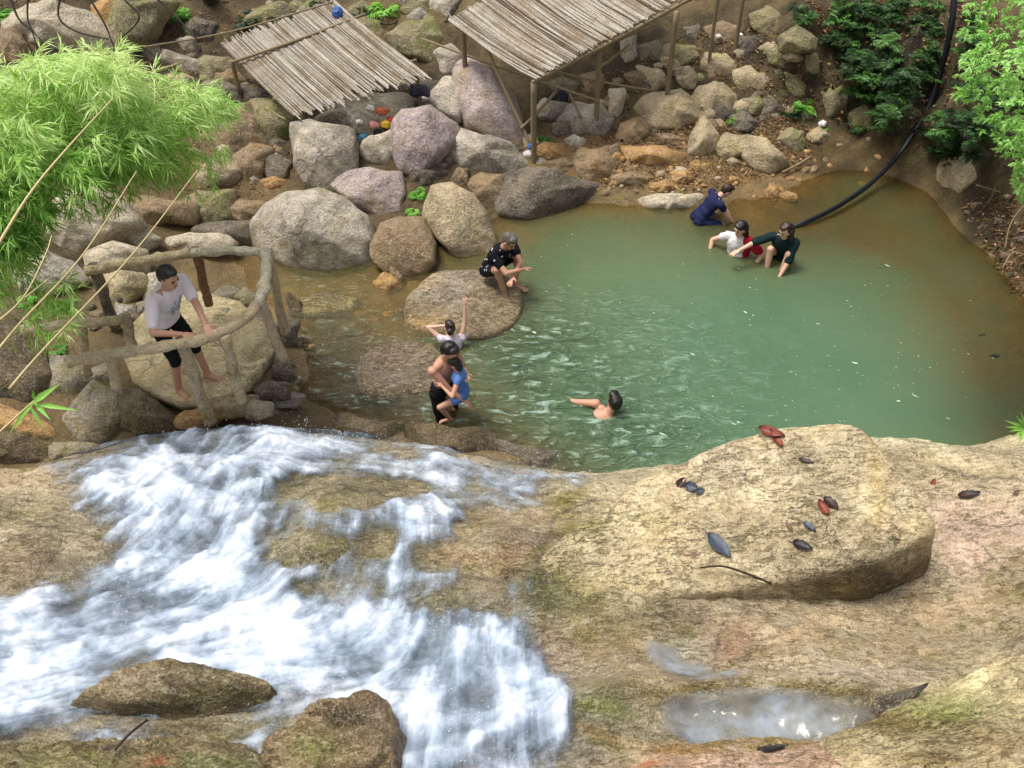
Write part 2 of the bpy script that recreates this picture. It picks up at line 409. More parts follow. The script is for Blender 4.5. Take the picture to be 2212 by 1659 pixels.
def znear(q):
    q = np.asarray(q, float).reshape(-1, 2); z = znear_s(q)
    P = np.column_stack([q, z])
    return z + .075*fbm(P*1.6, 4, 3) + .045*ridge(P*np.array([3.5, 6, 5.0]), 4, 11)+.02*fbm(P*np.array([7, 12, 9]), 3, 17) + .008*fbm(P*22, 3, 5)
def zfar(q):
    q = np.asarray(q, float).reshape(-1, 2); z = zfar_s(q); P = np.column_stack([q, q[:, 0]*0])
    return z + .05*fbm(P*1.3, 4, 21)*smoothstep(-.6, .2, z) + .018*ridge(P*4.2, 3, 31)
def ground_at(vx, vy, near=False):
    f = znear_s if near else zfar_s
    z = 0.5 if not near else 1.5
    for _ in range(25):
        p = at(vx, vy, z); z = .5*z+.5*float(f(p[None, :2])[0])
    return at(vx, vy, z)

def grid_mesh(x0, x1, y0, y1, step):
    xs = np.arange(x0, x1+1e-6, step); ys = np.arange(y0, y1+1e-6, step)
    X, Y = np.meshgrid(xs, ys); nx, ny = len(xs), len(ys)
    i = np.arange(ny*nx).reshape(ny, nx)
    F = np.stack([i[:-1, :-1], i[:-1, 1:], i[1:, 1:], i[1:, :-1]], -1).reshape(-1, 4)
    return np.column_stack([X.ravel(), Y.ravel()]), F, (ny, nx)
def paint(P, base, spots, nz=.35, seed=50, cracks=(), desat=0.0):
    """colour patches: stains, algae, wet silt, painted-in shade; each (vx, vy, rx, ry, colour, strength)"""
    vx, vy = proj(P); w = fbm(P*2.2, 4, seed); w2 = fbm(P*2.0+40, 4, seed+9)
    vx = vx+w*70*nz/.35; vy = vy+w2*50*nz/.35
    C = np.tile(np.array(lin(base)), (len(P), 1)); brk = np.clip(.85+1.3*fbm(P*4.5, 4, seed+3), .15, 1.3)
    for sx, sy, rx, ry, c, s in spots:
        g = s*np.exp(-(((vx-sx)/rx)**2+((vy-sy)/ry)**2))
        g = np.clip(g*brk, 0, 1)[:, None]
        C = C*(1-g)+np.array(lin(c))*g
    if desat: C = C*(1-desat)+C.mean(1, keepdims=True)*np.array([1.03, 1.0, .94])*desat
    pat = fbm(P*np.array([2.5, 3.5, 3]), 5, seed+21)[:, None]; C = C*(1+.75*pat)
    ux, uy = proj(P); ux = ux+8*fbm(P*9, 2, 4); uy = uy+8*fbm(P*9+5, 2, 4)
    for ln in cracks:
        dmin = np.full(len(P), 1e9)
        for (x0, y0), (x1, y1) in zip(ln[:-1], ln[1:]):
            tt = np.clip(((ux-x0)*(x1-x0)+(uy-y0)*(y1-y0))/((x1-x0)**2+(y1-y0)**2), 0, 1)
            dmin = np.minimum(dmin, np.hypot(ux-x0-tt*(x1-x0), uy-y0-tt*(y1-y0)))
        C = C*(1-.75*np.exp(-(dmin/2.6)**2))[:, None]
    return np.column_stack([C, np.ones(len(P))])

# far ground: gravel banks, stream bed and pool floor
q, F, _ = grid_mesh(-13, 14, 3.0, 25, .06)
z = zfar(q); P = np.column_stack([q, z])
far_spots = [(300,100,450,180,'3f3526',1.0),(900,230,330,150,'3e3326',1.0),(650,330,160,100,'4a3c2a',.95),(1000,420,180,60,'40362a',.9),(150,560,220,90,'4a4030',.95),(350,350,200,120,'4a3c2a',.95),(480,470,130,90,'9c7c4c',.9),(700,640,200,90,'b59a66',.9),(700,800,200,120,'8f7a5c',.9),  # dark browns and near-blacks paint shade between rocks and on the upper banks
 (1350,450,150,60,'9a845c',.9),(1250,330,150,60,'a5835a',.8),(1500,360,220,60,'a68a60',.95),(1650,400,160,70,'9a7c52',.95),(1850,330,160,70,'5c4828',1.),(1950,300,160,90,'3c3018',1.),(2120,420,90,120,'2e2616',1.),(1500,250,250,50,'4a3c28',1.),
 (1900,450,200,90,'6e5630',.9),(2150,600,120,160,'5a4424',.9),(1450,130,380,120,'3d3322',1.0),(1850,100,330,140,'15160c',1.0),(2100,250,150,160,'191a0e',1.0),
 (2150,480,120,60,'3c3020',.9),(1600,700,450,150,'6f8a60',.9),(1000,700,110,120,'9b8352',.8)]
gm = rock_mat('gravel_ground', '8a7450', 'a08a62', '7c6a4c', moss=.1, mossc='5c5c2c', rough=.8, sc=1.8, base_attr='tint', speck=.15, gain=1.0, grain=.12, pits=0, tf=.08)
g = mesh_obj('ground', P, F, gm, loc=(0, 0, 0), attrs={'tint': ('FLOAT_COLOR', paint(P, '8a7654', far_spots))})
tag(g, kind='structure')

# near ledge: the big slab the water runs over
q, F, _ = grid_mesh(-6.2, 7.6, .6, 9.2, .022)
L = lip_y(q[:, 0]); keep = q[:, 1] < L+1.0
idx = -np.ones(len(q), int); idx[keep] = np.arange(keep.sum())
F = F[keep[F].all(1)]; F = idx[F]; q = q[keep]
z = znear(q); P = np.column_stack([q, z])
near_spots = [(100,1030,240,40,'cfae84',.9),(60,1180,200,100,'8f7a5c',.95),(190,1150,80,60,'93836a',.9),(30,1250,90,60,'a07a48',.9),(60,1110,60,25,'8a8434',.6),(350,1060,200,60,'7d7c70',.9),(450,1300,400,150,'6c7470',.9),(150,1280,160,40,'7a6f60',.8),
 (740,1080,190,80,'6b6336',1.0),(700,1200,170,80,'5f5a2a',1.0),(640,1240,70,40,'6a6320',.9),(850,1230,140,70,'75704c',.95),(1080,1180,170,90,'a18a60',1.0),(1140,1130,60,45,'b5968c',.9),(1000,1120,120,40,'968252',.9),(1060,1210,60,30,'a5703c',.6),(900,1050,200,30,'7c7250',.8),
 (950,1310,100,50,'5c5a26',1.0),(1080,1290,60,40,'6a5a48',.9),(1000,1450,280,160,'7b8488',.95),(1245,1105,80,32,'807412',1.0),(1300,1340,170,110,'776a30',1.0),(1170,1270,70,60,'464c18',.9),(1250,1240,60,40,'5c5c20',.8),(1350,1450,130,60,'967e64',.9),(1190,1430,50,80,'8a6e68',.8),(1450,1250,100,60,'a99862',.5),
 (1700,1390,260,80,'b0926a',.95),(1560,1400,80,60,'b28068',.7),(1900,1400,150,60,'bba27c',.9),(2100,1350,150,80,'b59a6c',.9),(2120,1150,170,130,'e0bfa8',1.0),(2050,1010,220,60,'cdb98e',.9),(2100,935,240,14,'e6dcb2',1.0),(1960,1275,90,40,'5f4c20',.95),(2190,1290,60,60,'8a7a3c',.7),
 (1900,1450,200,34,'dcc8b4',.95),(1650,1486,330,17,'7a661c',1.3),(1330,1500,110,14,'7a661c',1.2),(1650,1560,220,45,'8e8c88',.95),(1400,1560,160,60,'6a5f3c',1.0),(1250,1560,100,80,'6d705c',.9),(1550,1650,220,40,'d0a578',.9),(1300,1540,90,20,'6c7a28',.8),
 (1420,1600,200,14,'a87a24',.9),(2000,1560,170,60,'8e7628',.95),(2150,1490,140,60,'dccb8c',1.0),(2080,1520,70,40,'849a38',.9),(2150,1640,170,60,'c2a862',.95),(1900,1640,150,25,'b8642a',.9),(2120,1590,80,30,'a08a50',.7),
 (200,1640,260,60,'7a6a30',1.0),(450,1630,130,60,'7c7c48',1.0),(300,1580,220,40,'55452a',.95),(330,1640,40,15,'b5562a',.8),(1000,1640,220,40,'5c666c',.9),(1100,1600,70,50,'474c52',.9),(1480,1400,60,40,'b9bba6',.6),(1950,1520,60,16,'3a3020',.8)]
CRK = [[(1165,1290),(1175,1180),(1200,1110),(1290,1075)],[(1990,1120),(2060,1140),(2120,1180),(2212,1260)],[(2020,1000),(2100,1030),(2212,1035)],[(1870,1562),(1930,1530),(1990,1496)],[(90,1000),(160,990),(300,960)],[(1310,1345),(1400,1330),(1520,1345)],[(690,1040),(780,1060),(880,1050)],[(1000,1240),(1080,1255),(1130,1230)],[(1700,1600),(1850,1625),(2000,1660)],[(2050,1480),(2100,1530),(2212,1560)],[(1560,1345),(1545,1400),(1540,1450)],[(20,1120),(120,1140),(230,1170)]]
nm = rock_mat('wet_ledge_rock', '9c8c6c', 'cfc2a2', 'a8997a', moss=.12, mossc='7c7434', rough=.42, sc=1.7, wet=True, base_attr='tint', speck=.65, spec=.6, gain=1.78, grain=.38, pits=.6, tf=.16)
g = mesh_obj('rock_ledge', P, F, nm, loc=(0, 0, 0), attrs={'tint': ('FLOAT_COLOR', paint(P, 'bcae8e', near_spots, cracks=CRK, desat=.15))})
tag(g, kind='structure')

# ------------------------------------------------------------------ water
def water_mat(name):
    t = NT(name); tc = t.new('ShaderNodeTexCoord'); v = tc.outputs['Object']
    dep = t.attr('depth').outputs['Fac']; chop = t.attr('chop').outputs['Fac']; brown = t.attr('brown').outputs['Fac']
    # silt suspended in the water hides the floor with depth
    murk = t.math('SUBTRACT', 1.0, t.math('POWER', 2.718, t.math('MULTIPLY', dep, -3.4)))
    murk = t.math('MULTIPLY', murk, .97)
    deepc = t.ramp(t.math('MULTIPLY', dep, .75, clamp=True), [(0.0, lin('8a7a50')), (.2, lin('686a46')), (.45, lin('5c6c4c')), (1.0, lin('536f54'))])
    n0 = t.noise(v, .8, 3, .5)
    deepc = t.mix(t.math('MULTIPLY', t.attr('grey').outputs['Fac'], .8), deepc, lin('7d7468')); deepc = t.mix(brown, deepc, lin('564c2c'))
    deepc = t.mix(t.ramp(n0, [(.4, 0.0), (.7, .5)]), deepc, lin('446448'))
    mp = t.new('ShaderNodeMapping'); t.lk(v, mp.inputs['Vector']); mp.inputs['Scale'].default_value = (.62, 1.5, 1); mp.inputs['Rotation'].default_value = (0, 0, .45)
    w1 = t.noise(mp.outputs[0], 3.4, 3, .55, 1.6); w2 = t.noise(mp.outputs[0], 6.2, 4, .6, 1.6)
    band = t.ramp(w2, [(.50, 0.0), (.60, 1.0)]); band1 = t.ramp(w1, [(.45, 0.0), (.62, 1.0)])
    pale = t.math('MULTIPLY', t.math('MULTIPLY', band, band1), chop, clamp=True)
    dk = t.math('MULTIPLY', t.ramp(w2, [(.33, 1.0), (.45, 0.0)]), chop, clamp=True)
    col = t.mix(t.math('MULTIPLY', pale, .75), deepc, lin('a2bcac'))  # foam streaks and ripple highlights painted into the water colour
    col = t.mix(t.math('MULTIPLY', dk, .5), col, lin('35584a'))  # dark side of the ripples painted in too
    murk2 = t.math('ADD', murk, t.math('MULTIPLY', pale, .45), clamp=True)
    hgt = t.math('ADD', w1, t.math('MULTIPLY', w2, .5))
    fine = t.noise(mp.outputs[0], 24, 2, .5, .5)
    hgt = t.math('MULTIPLY', hgt, t.math('ADD', chop, .06))
    hgt = t.math('ADD', hgt, t.math('MULTIPLY', fine, .05))
    nrm = t.bump(hgt, 1.0, .16)
    t.lk(col, t.b.inputs['Base Color']); t.b.inputs['Roughness'].default_value = .07; t.b.inputs['IOR'].default_value = 1.33
    t.lk(nrm, t.b.inputs['Normal'])
    tr = t.new('ShaderNodeBsdfTransparent'); tr.inputs[0].default_value = (*lin('efe4c2'), 1)
    gl = t.new('ShaderNodeBsdfGlossy'); gl.inputs['Roughness'].default_value = .07; t.lk(nrm, gl.inputs['Normal'])
    fr = t.new('ShaderNodeFresnel'); fr.inputs[0].default_value = 1.33; t.lk(nrm, fr.inputs['Normal'])
    m0 = t.new('ShaderNodeMixShader'); t.lk(fr.outputs[0], m0.inputs[0]); t.lk(tr.outputs[0], m0.inputs[1]); t.lk(gl.outputs[0], m0.inputs[2])
    m1 = t.new('ShaderNodeMixShader'); t.lk(murk2, m1.inputs[0]); t.lk(m0.outputs[0], m1.inputs[1]); t.lk(t.b.outputs[0], m1.inputs[2])
    t.lk(m1.outputs[0], t.out.inputs[0])
    return t.m
def gauss(vx, vy, lst):
    s = 0
    for a, b, rx, ry, w in lst: s = s+w*np.exp(-(((vx-a)/rx)**2+((vy-b)/ry)**2))
    return s
q, F, _ = grid_mesh(-5.5, 10, 4.6, 17, .04)
zb = zfar(q); keep = zb < .10; idx = -np.ones(len(q), int); 
F = F[keep[F].any(1)]; used = np.zeros(len(q), bool); used[F.ravel()] = True
idx[used] = np.arange(used.sum()); F = idx[F]; q = q[used]; zb = zb[used]
P = np.column_stack([q, q[:, 0]*0]); vx, vy = proj(P)
chop = np.clip(gauss(vx, vy, [(1200,860,150,120,1.0),(1120,740,120,70,.7),(1330,950,220,80,1.0),(1000,900,100,60,.8),(800,860,170,80,.85),(700,760,120,120,.6),(1450,800,250,90,.30),(1300,690,200,60,.25),(800,700,150,80,.2)]), 0, 1)
brown = np.clip(gauss(vx, vy, [(2230,600,260,200,1.1),(2240,850,150,220,1.1),(2000,470,330,130,.9),(1700,470,260,70,.6),(1000,640,140,60,.3)]), 0, .95)
P[:, 2] = chop*(.014*fbm(P*np.array([3.5, 6, 1]), 3, 71)) + .003*fbm(P*3, 2, 75)
w = mesh_obj('water', P, F, water_mat('pool_water'), loc=(0, 0, 0), attrs={'depth': ('FLOAT', np.clip(-zb+.0, 0, 3)), 'chop': ('FLOAT', chop), 'brown': ('FLOAT', brown), 'grey': ('FLOAT', np.clip(gauss(vx, vy, [(780,860,170,90,1.),(700,780,120,80,.6)]), 0, 1))})
tag(w, kind='structure')

# cascade: white water running over the ledge
STEP = .014
q, F, (ny, nx) = grid_mesh(-5.6, 2.2, .9, 8.6, STEP)
zz = znear_s(q); P = np.column_stack([q, zz]); vx, vy = proj(P)
wv = fbm(P*2.6, 4, 91); wv2 = fbm(P*2.6+9, 4, 95)
vx2, vy2 = vx+wv*45, vy+wv2*32
FOAM = [(430,985,200,55,1.1),(230,1020,120,30,.6),(700,962,230,24,.95),(980,1012,190,24,.85),(1180,1048,120,22,.75),(620,1000,120,40,.6),(470,1090,150,90,1.3),(400,1190,140,90,1.3),(230,1110,120,50,.75),(330,1050,130,50,.7),
 (60,1370,260,85,1.3),(350,1310,230,95,1.5),(560,1290,130,70,1.3),(620,1390,250,60,1.3),(150,1470,250,75,1.4),(-150,1480,200,120,1.3),(550,1470,240,50,1.1),(760,1430,170,55,1.1),(850,1390,120,50,.9),
 (1000,1420,190,75,1.3),(1060,1345,110,30,.9),(950,1530,170,115,1.5),(1080,1570,140,100,1.2),(880,1640,140,80,1.3),(1120,1480,70,100,.8),(790,1125,190,34,.75),(920,1150,130,44,.85),(850,1050,200,24,.35),(770,1225,26,70,.9),(860,1235,26,60,.85),(905,1262,80,14,.85),(830,1330,30,50,.7),(700,1240,20,60,.4),
 (20,1560,120,60,1.1),(590,1600,30,60,.8),(300,1605,120,12,.5),(780,1340,120,34,.95),(510,1170,70,50,.6),(1000,1090,160,20,.65),(1180,1520,60,100,.7),(1210,1560,60,60,.5),(1060,1265,90,20,.4),(1450,1400,50,40,.6),(1560,1440,60,16,.5),(560,1080,60,60,.5),(650,1030,70,20,.4),(1150,1250,60,30,.35),(1180,1600,60,60,.6)]
BARE = [(740,1070,110,34,-1.3),(650,1195,70,38,-1.1),(720,1190,60,24,-.6),(820,1195,30,26,-.8),(1090,1170,120,60,-1.5),(1020,1285,90,22,-.9),(945,1318,36,26,-.9),(680,1285,40,22,-.6),(60,1180,150,75,-1.5),
 (850,1060,110,16,-.6),(1230,1350,70,110,-1.1),(400,1345,30,30,-.35),(-50,1080,200,60,-1.),(1290,1600,100,120,-1.0),(1050,1625,60,25,-.7),(520,1140,40,30,-.4)]
foam = gauss(vx2, vy2, FOAM+BARE)
foam = foam + .36*np.exp(-(((vx2-900)/300)**2+((vy2-1160)/120)**2)**1.5) + .2*np.exp(-(((vx2-300)/200)**2+((vy2-1080)/90)**2)) - smoothstep(1150, 1330, vx)*.6
# streaks: smear noise along the run of the water
FLOW = [(450,950,.2,-1),(200,1050,-.9,.5),(450,1100,-.15,1),(380,1220,-.4,1),(250,1330,-1,.35),(50,1400,-1,.3),(500,1300,-.9,.3),(150,1500,-1,.5),(600,1400,-1,.1),(750,1300,-.2,1),(750,1200,0,1),
 (900,1180,0,1),(1000,1400,0,1),(950,1560,0,1),(1050,1620,.1,1),(900,1000,1,.15),(1150,1050,1,.3),(700,960,.8,.2),(750,1440,-1,.15)]
fx = 0; fy = 0
for a, b, dx, dy in FLOW:
    g_ = np.exp(-(((vx-a)/140)**2+((vy-b)/90)**2))+1e-9; l = math.hypot(dx, dy); fx = fx+g_*dx/l; fy = fy-g_*dy/l*1.2
l = np.sqrt(fx*fx+fy*fy)+1e-9; fx = (fx/l).reshape(ny, nx); fy = (fy/l).reshape(ny, nx)
def lic(src, steps, hs):
    X, Y = np.meshgrid(np.arange(nx, dtype=float), np.arange(ny, dtype=float)); acc = src.copy(); 
    for sgn in (1, -1):
        x, y = X.copy(), Y.copy()
        for k in range(steps):
            xi = np.clip(x.astype(int), 0, nx-1); yi = np.clip(y.astype(int), 0, ny-1)
            x = x+sgn*fx[yi, xi]*hs; y = y+sgn*fy[yi, xi]*hs
            xi = np.clip(x.astype(int), 0, nx-1); yi = np.clip(y.astype(int), 0, ny-1)
            acc = acc+src[yi, xi]
    acc = acc/(2*steps+1); acc = (acc-acc.mean())/acc.std(); return acc
s1 = lic(RNG.standard_normal((ny, nx)), 9, 1.0)
s2 = lic(fbm(P*14, 2, 33).reshape(ny, nx), 12, 1.5)
s3 = fbm(P*6.0, 4, 39)
clump = fbm(P*3.0, 5, 44)
st = (.35*s1+.75*s2).ravel()
alpha = smoothstep(-.15, 1.75, foam*1.0 + .85*clump + .15*st + .26*s3)*(.60+.36*np.clip(.5+clump+.3*st, 0, 1))
height = .02 + .10*smoothstep(0, 1.3, foam)*(0.6+.9*np.clip(clump+.3, 0, 1)) + .005*st*np.clip(foam, 0, 1) + .020*s3*np.clip(foam, 0, 1)
keep = alpha > .012
F = F[keep[F].any(1)]; used = np.zeros(len(q), bool); used[F.ravel()] = True
idx = -np.ones(len(q), int); idx[used] = np.arange(used.sum()); F = idx[F]
Pw = np.column_stack([q, znear(q)+height])[used]
tone = np.clip(.13+.085*st+1.15*clump+.32*s3+.34*np.clip(foam, 0, 1.5), 0, 1)[used]
t = NT('white_water'); tn = t.attr('tone').outputs['Fac']; al = t.attr('alpha').outputs['Fac']
v = t.coords(False); fn = t.noise(v, 38, 4, .65, .4); f2 = t.noise(v, 7, 5, .6, .6)
col = t.ramp(tn, [(.08, lin('5e6c78')), (.36, lin('8494a6')), (.62, lin('a8b7ca')), (.95, lin('d2dcea'))])
t.lk(col, t.b.inputs['Base Color']); t.b.inputs['Roughness'].default_value = .45; t.b.inputs['Specular IOR Level'].default_value = .4
t.b.inputs['Subsurface Weight'].default_value = 0
t.lk(t.bump(t.math('ADD', fn, f2), .35, .025), t.b.inputs['Normal'])
tr = t.new('ShaderNodeBsdfTransparent'); mx = t.new('ShaderNodeMixShader')
aa = t.math('ADD', al, t.math('MULTIPLY', t.math('SUBTRACT', fn, .5), t.math('MULTIPLY', t.math('SUBTRACT', 1.0, al), 1.4)), clamp=True)
aa = t.math('MULTIPLY', aa, t.ramp(al, [(0.0, 0.0), (.12, 1.0)]))
t.lk(aa, mx.inputs[0]); t.lk(tr.outputs[0], mx.inputs[1]); t.lk(t.b.outputs[0], mx.inputs[2]); t.lk(mx.outputs[0], t.out.inputs[0])
M['foam'] = t.m
c = mesh_obj('waterfall', Pw, F, t.m, loc=(0, 0, 0), attrs={'tone': ('FLOAT', tone), 'alpha': ('FLOAT', alpha[used])})
tag(c, kind='structure')

# thin sheet of water sliding along the trough of the ledge
def in_poly0(px, py, A):
    ins = np.zeros(len(px), bool); n = len(A); j = n-1
    for i in range(n):
        xi, yi, xj, yj = A[i][0], A[i][1], A[j][0], A[j][1]
        ins ^= ((yi > py) != (yj > py)) & (px < (xj-xi)*(py-yi)/(yj-yi+1e-12)+xi); j = i
    return ins
q, F, _ = grid_mesh(-.2, 3.4, 1.4, 4.4, .02)
zt = znear_s(q); P = np.column_stack([q, zt]); vx, vy = proj(P); n_ = fbm(P*3, 3, 7); vx = vx+n_*14; vy = vy+n_*5
m_ = in_poly0(vx, vy, [(1440,1530),(1530,1505),(1640,1503),(1740,1508),(1830,1522),(1890,1555),(1800,1600),(1640,1612),(1500,1615),(1440,1580)])
m_ |= in_poly0(vx, vy, [(1395,1385),(1450,1400),(1480,1440),(1560,1452),(1600,1465),(1530,1475),(1440,1455),(1405,1420)])
am = m_.astype(float).reshape(_)
for k in range(5): am[1:-1, 1:-1] = (am[1:-1, 1:-1]*2+am[:-2, 1:-1]+am[2:, 1:-1]+am[1:-1, :-2]+am[1:-1, 2:])/6
am = am.ravel()*np.clip(.75+.9*fbm(P*np.array([6, 2, 3]), 4, 12), .15, 1); m_ = am > .03
F = F[m_[F].all(1)]; used = np.zeros(len(q), bool); used[F.ravel()] = True
idx = -np.ones(len(q), int); idx[used] = np.arange(used.sum()); F = idx[F]
P = P[used]; P[:, 2] = znear(P[:, :2])+.02
t = NT('thin_sheet_of_water'); v = t.coords(False); nn_ = t.noise(v, 5, 5, .6, .5)
t.lk(t.ramp(nn_, [(.35, lin('84847c')), (.65, lin('a0aab6'))]), t.b.inputs['Base Color']); t.b.inputs['Roughness'].default_value = .12
t.lk(t.bump(nn_, .5, .03), t.b.inputs['Normal'])
tr = t.new('ShaderNodeBsdfTransparent'); mx = t.new('ShaderNodeMixShader'); t.lk(t.math('MULTIPLY', t.attr('alpha').outputs['Fac'], .92), mx.inputs[0])
t.lk(tr.outputs[0], mx.inputs[1]); t.lk(t.b.outputs[0], mx.inputs[2]); t.lk(mx.outputs[0], t.out.inputs[0])
tag(mesh_obj('stream', P, F, t.m, loc=(0, 0, 0), attrs={'alpha': ('FLOAT', am[used])}), kind='structure')
# ------------------------------------------------------------------ rocks
_ico = {}
def ico(n):
    if n not in _ico:
        bm = bmesh.new(); bmesh.ops.create_icosphere(bm, subdivisions=n, radius=1)
        V = np.array([v.co[:] for v in bm.verts]); Fi = np.array([[v.index for v in f.verts] for f in bm.faces]); bm.free()
        V = V/np.linalg.norm(V, axis=1)[:, None]
        _ico[n] = (V, Fi)
    return _ico[n]
FC = -FWD
def poly_r(px, py, th):
    """radial distance of polygon (centre origin) in direction th"""
    r = np.full(th.shape, 1e9); c, s = np.cos(th), np.sin(th)
    n = len(px)
    best = np.zeros_like(th)
    for i in range(n):
        x0, y0, x1, y1 = px[i], py[i], px[(i+1) % n], py[(i+1) % n]
        ex, ey = x1-x0, y1-y0
        den = c*ey-s*ex
        den = np.where(abs(den) < 1e-9, 1e-9, den)
        tt = (x0*ey-y0*ex)/den; u = (x0*s-y0*c)/den
        ok = (tt > 0) & (u >= -1e-6) & (u <= 1+1e-6)
        best = np.where(ok, np.maximum(best, tt), best)
    return best
def boulder(poly, kind, label=None, p=7, k=.45, thick=.85, near=False, z=None, amp=.05, sub=None, name='boulder', cat='boulder', group=None, flat=None, seed=None, parent=None, tint=None):
    seed = seed if seed is not None else int(poly[0][0]*7+poly[0][1]*13)
    rr = np.random.default_rng(seed)
    A = np.array(poly, float); cx, cy = (A.max(0)+A.min(0))/2*.5+A.mean(0)*.5
    ymax = A[:, 1].max(); xb = A[A[:, 1].argmax(), 0]*.5+cx*.5
    hpx = (A[:, 1].max()-A[:, 1].min())/2
    if z is None:
        gp = ground_at(xb, ymax-hpx*.15, near)
        depth = (gp-CAM)@FWD
        z = gp[2]+k*hpx*depth/FV
    C = at(cx, cy, z); dep = (C-CAM)@FWD; m = dep/FV
    px = (A[:, 0]-cx)*m; py = -(A[:, 1]-cy)*m
    # plane set
    N, D = [], []
    n = len(px)
    area = sum(px[i]*py[(i+1) % n]-px[(i+1) % n]*py[i] for i in range(n))
    sg = 1 if area > 0 else -1
    for i in range(n):
        ex, ey = px[(i+1) % n]-px[i], py[(i+1) % n]-py[i]; l = math.hypot(ex, ey)
        if l < 1e-6: continue
        nx_, ny_ = sg*ey/l, -sg*ex/l; d = nx_*px[i]+ny_*py[i]
        if d < .02*m*20: d = .02*m*20
        tilt = rr.uniform(-.35, .45)
        v_ = RGT*nx_+UPV*ny_+FC*tilt; v_ = v_/np.linalg.norm(v_)
        N.append(v_); D.append(d*rr.uniform(.95, 1.05))
    R = math.sqrt(max(abs(area)/2, 1e-5)/math.pi)
    w = min(np.ptp(px), np.ptp(py))/2; T = (w*.55+R*.45)*thick
    px = px*(1-.55*T/dep); py = py*(1-.55*T/dep)
    for _ in range(9):
        v_ = RGT*rr.uniform(-1.1, 1.1)+UPV*rr.uniform(-.8, 1.1)+FC*1.0; v_ = v_/np.linalg.norm(v_)
        N.append(v_); D.append(T*rr.uniform(.70, 1.0))
    p = p*1.7
    if flat is not None:
        N.append(np.array([0, 0, 1.0])); D.append(flat*T)
    N.append(np.array([0, 0.8, -.6])); D.append(T*1.1); N.append(-FC); D.append(T)
    N.append(np.array([0, 0, -1.0])); D.append(T*1.3)
    N = np.array(N); D = np.array(D)
    if sub is None: sub = 5 if R/m > 50 else (4 if R/m > 16 else 3)
    dirs, Fi = ico(sub)
    def rad(dd): return 1/((np.maximum(dd@N.T/D, 0)**p).sum(1)**(1/p)+1e-6)
    r = rad(dirs)
    a, b, f = dirs@RGT, dirs@UPV, dirs@FC
    th = np.arctan2(b, a); cph = np.sqrt(a*a+b*b)
    flatd = RGT*np.cos(th)[:, None]+UPV*np.sin(th)[:, None]
    sc = poly_r(px, py, th)/rad(flatd); sc = np.clip(sc, .6, 1.8)
    r = r*(1+(sc-1)*cph**1.5)
    Pn = dirs*r[:, None]
    s = 1/max(R, .05)
    off = rr.uniform(-50, 50, 3)
    if p >= 17:
        disp = amp*R*(.8*fbm(Pn*s*1.1+off, 3, 1)+.5*ridge(Pn*s*2.2+off, 3, 5))
    else:
        disp = amp*R*(1.1*fbm(Pn*s*1.0+off, 3, 1)+.75*ridge(Pn*s*2.0+off, 4, 5)+.35*fbm(Pn*s*7+off, 3, 6))
    disp += .004*fbm(Pn*25+off, 2, 8)
    V = C+Pn+dirs*disp[:, None]
    at_t = {'tint': ('FLOAT_COLOR', paint(V, tint[0], tint[1], .2))} if tint else None
    o = mesh_obj(name, V, Fi, M[kind], loc=C, parent=parent, attrs=at_t)
    if p >= 10:
        pass
    if label: tag(o, label, cat, group)
    return o
# every boulder: outline, stone, label
R_ = boulder
# -- upper left
R_([(5,45),(60,10),(120,3),(178,20),(204,70),(192,105),(120,108),(40,92),(5,72)],'pale','large pale lilac-grey boulder in the top left corner behind the bamboo',p=8,k=.6)
R_([(196,12),(240,-8),(262,30),(240,80),(205,80)],'orange','ochre-stained boulder squeezed between the pale corner boulder and a grey-green one',p=9)
R_([(225,60),(255,0),(300,-15),(348,0),(338,60),(315,105),(260,112),(228,100)],'olive','tall grey-green boulder left of the dark hollow at the top',p=8,k=.6)
R_([(305,95),(340,92),(352,118),(330,140),(303,125)],'dark','small brown stone beneath the dark hollow',p=7)
R_([(326,118),(350,106),(400,120),(440,132),(432,162),(372,162),(334,142)],'grey','rounded grey boulder just above the tip of the bamboo',p=6)
R_([(412,140),(440,118),(490,125),(508,160),(480,185),(430,180)],'olive','moss-brown boulder beside the left end of the bamboo roof',p=7)
R_([(380,85),(405,78),(428,92),(425,116),(395,118)],'grey','small grey stone at the lip of the dark hollow',p=6)
R_([(0,60),(30,58),(60,95),(50,150),(0,150)],'brown','brown bank boulder at the left edge behind the bamboo',p=8)
R_([(430,180),(470,170),(510,190),(520,225),(480,245),(440,225)],'dark','dark boulder in the shade below the left bamboo roof',p=7)
R_([(452,280),(490,248),(530,222),(552,255),(578,310),(562,348),(500,348),(462,330)],'brown','mottled brown boulder under the lower left edge of the left roof',p=8)
R_([(538,218),(600,212),(634,255),(630,300),(592,328),(568,302),(546,260)],'olive','olive-streaked boulder under the ragged lower end of the left roof',p=9)
R_([(500,340),(540,310),(577,325),(572,370),(560,402),(530,408),(512,372)],'brown','narrow upright brown stone between the flat stone and the tall grey block',p=9)
R_([(408,392),(450,345),(490,337),(514,365),(502,395),(465,414),(420,412)],'tan','flat tan stone at the right tip of the bamboo',p=8)
R_([(568,340),(600,332),(628,350),(625,385),(590,392),(566,372)],'dark','dark stone in the gap left of the tall grey block',p=8)
R_([(560,388),(590,380),(620,388),(615,410),(570,412)],'orange','small yellowish stone at the foot of the tall grey block',p=9)
R_([(385,432),(430,412),(480,418),(492,470),(470,505),(400,505)],'olive','water-streaked olive rock step where the side stream drips down',p=9)
R_([(485,445),(520,432),(560,440),(565,470),(520,485),(490,475)],'brown','brown wet stone beside the dripping rock step',p=8)
R_([(270,432),(330,425),(390,440),(388,478),(320,492),(275,470)],'brown','flat brown slab behind the pale rounded boulder',p=9)
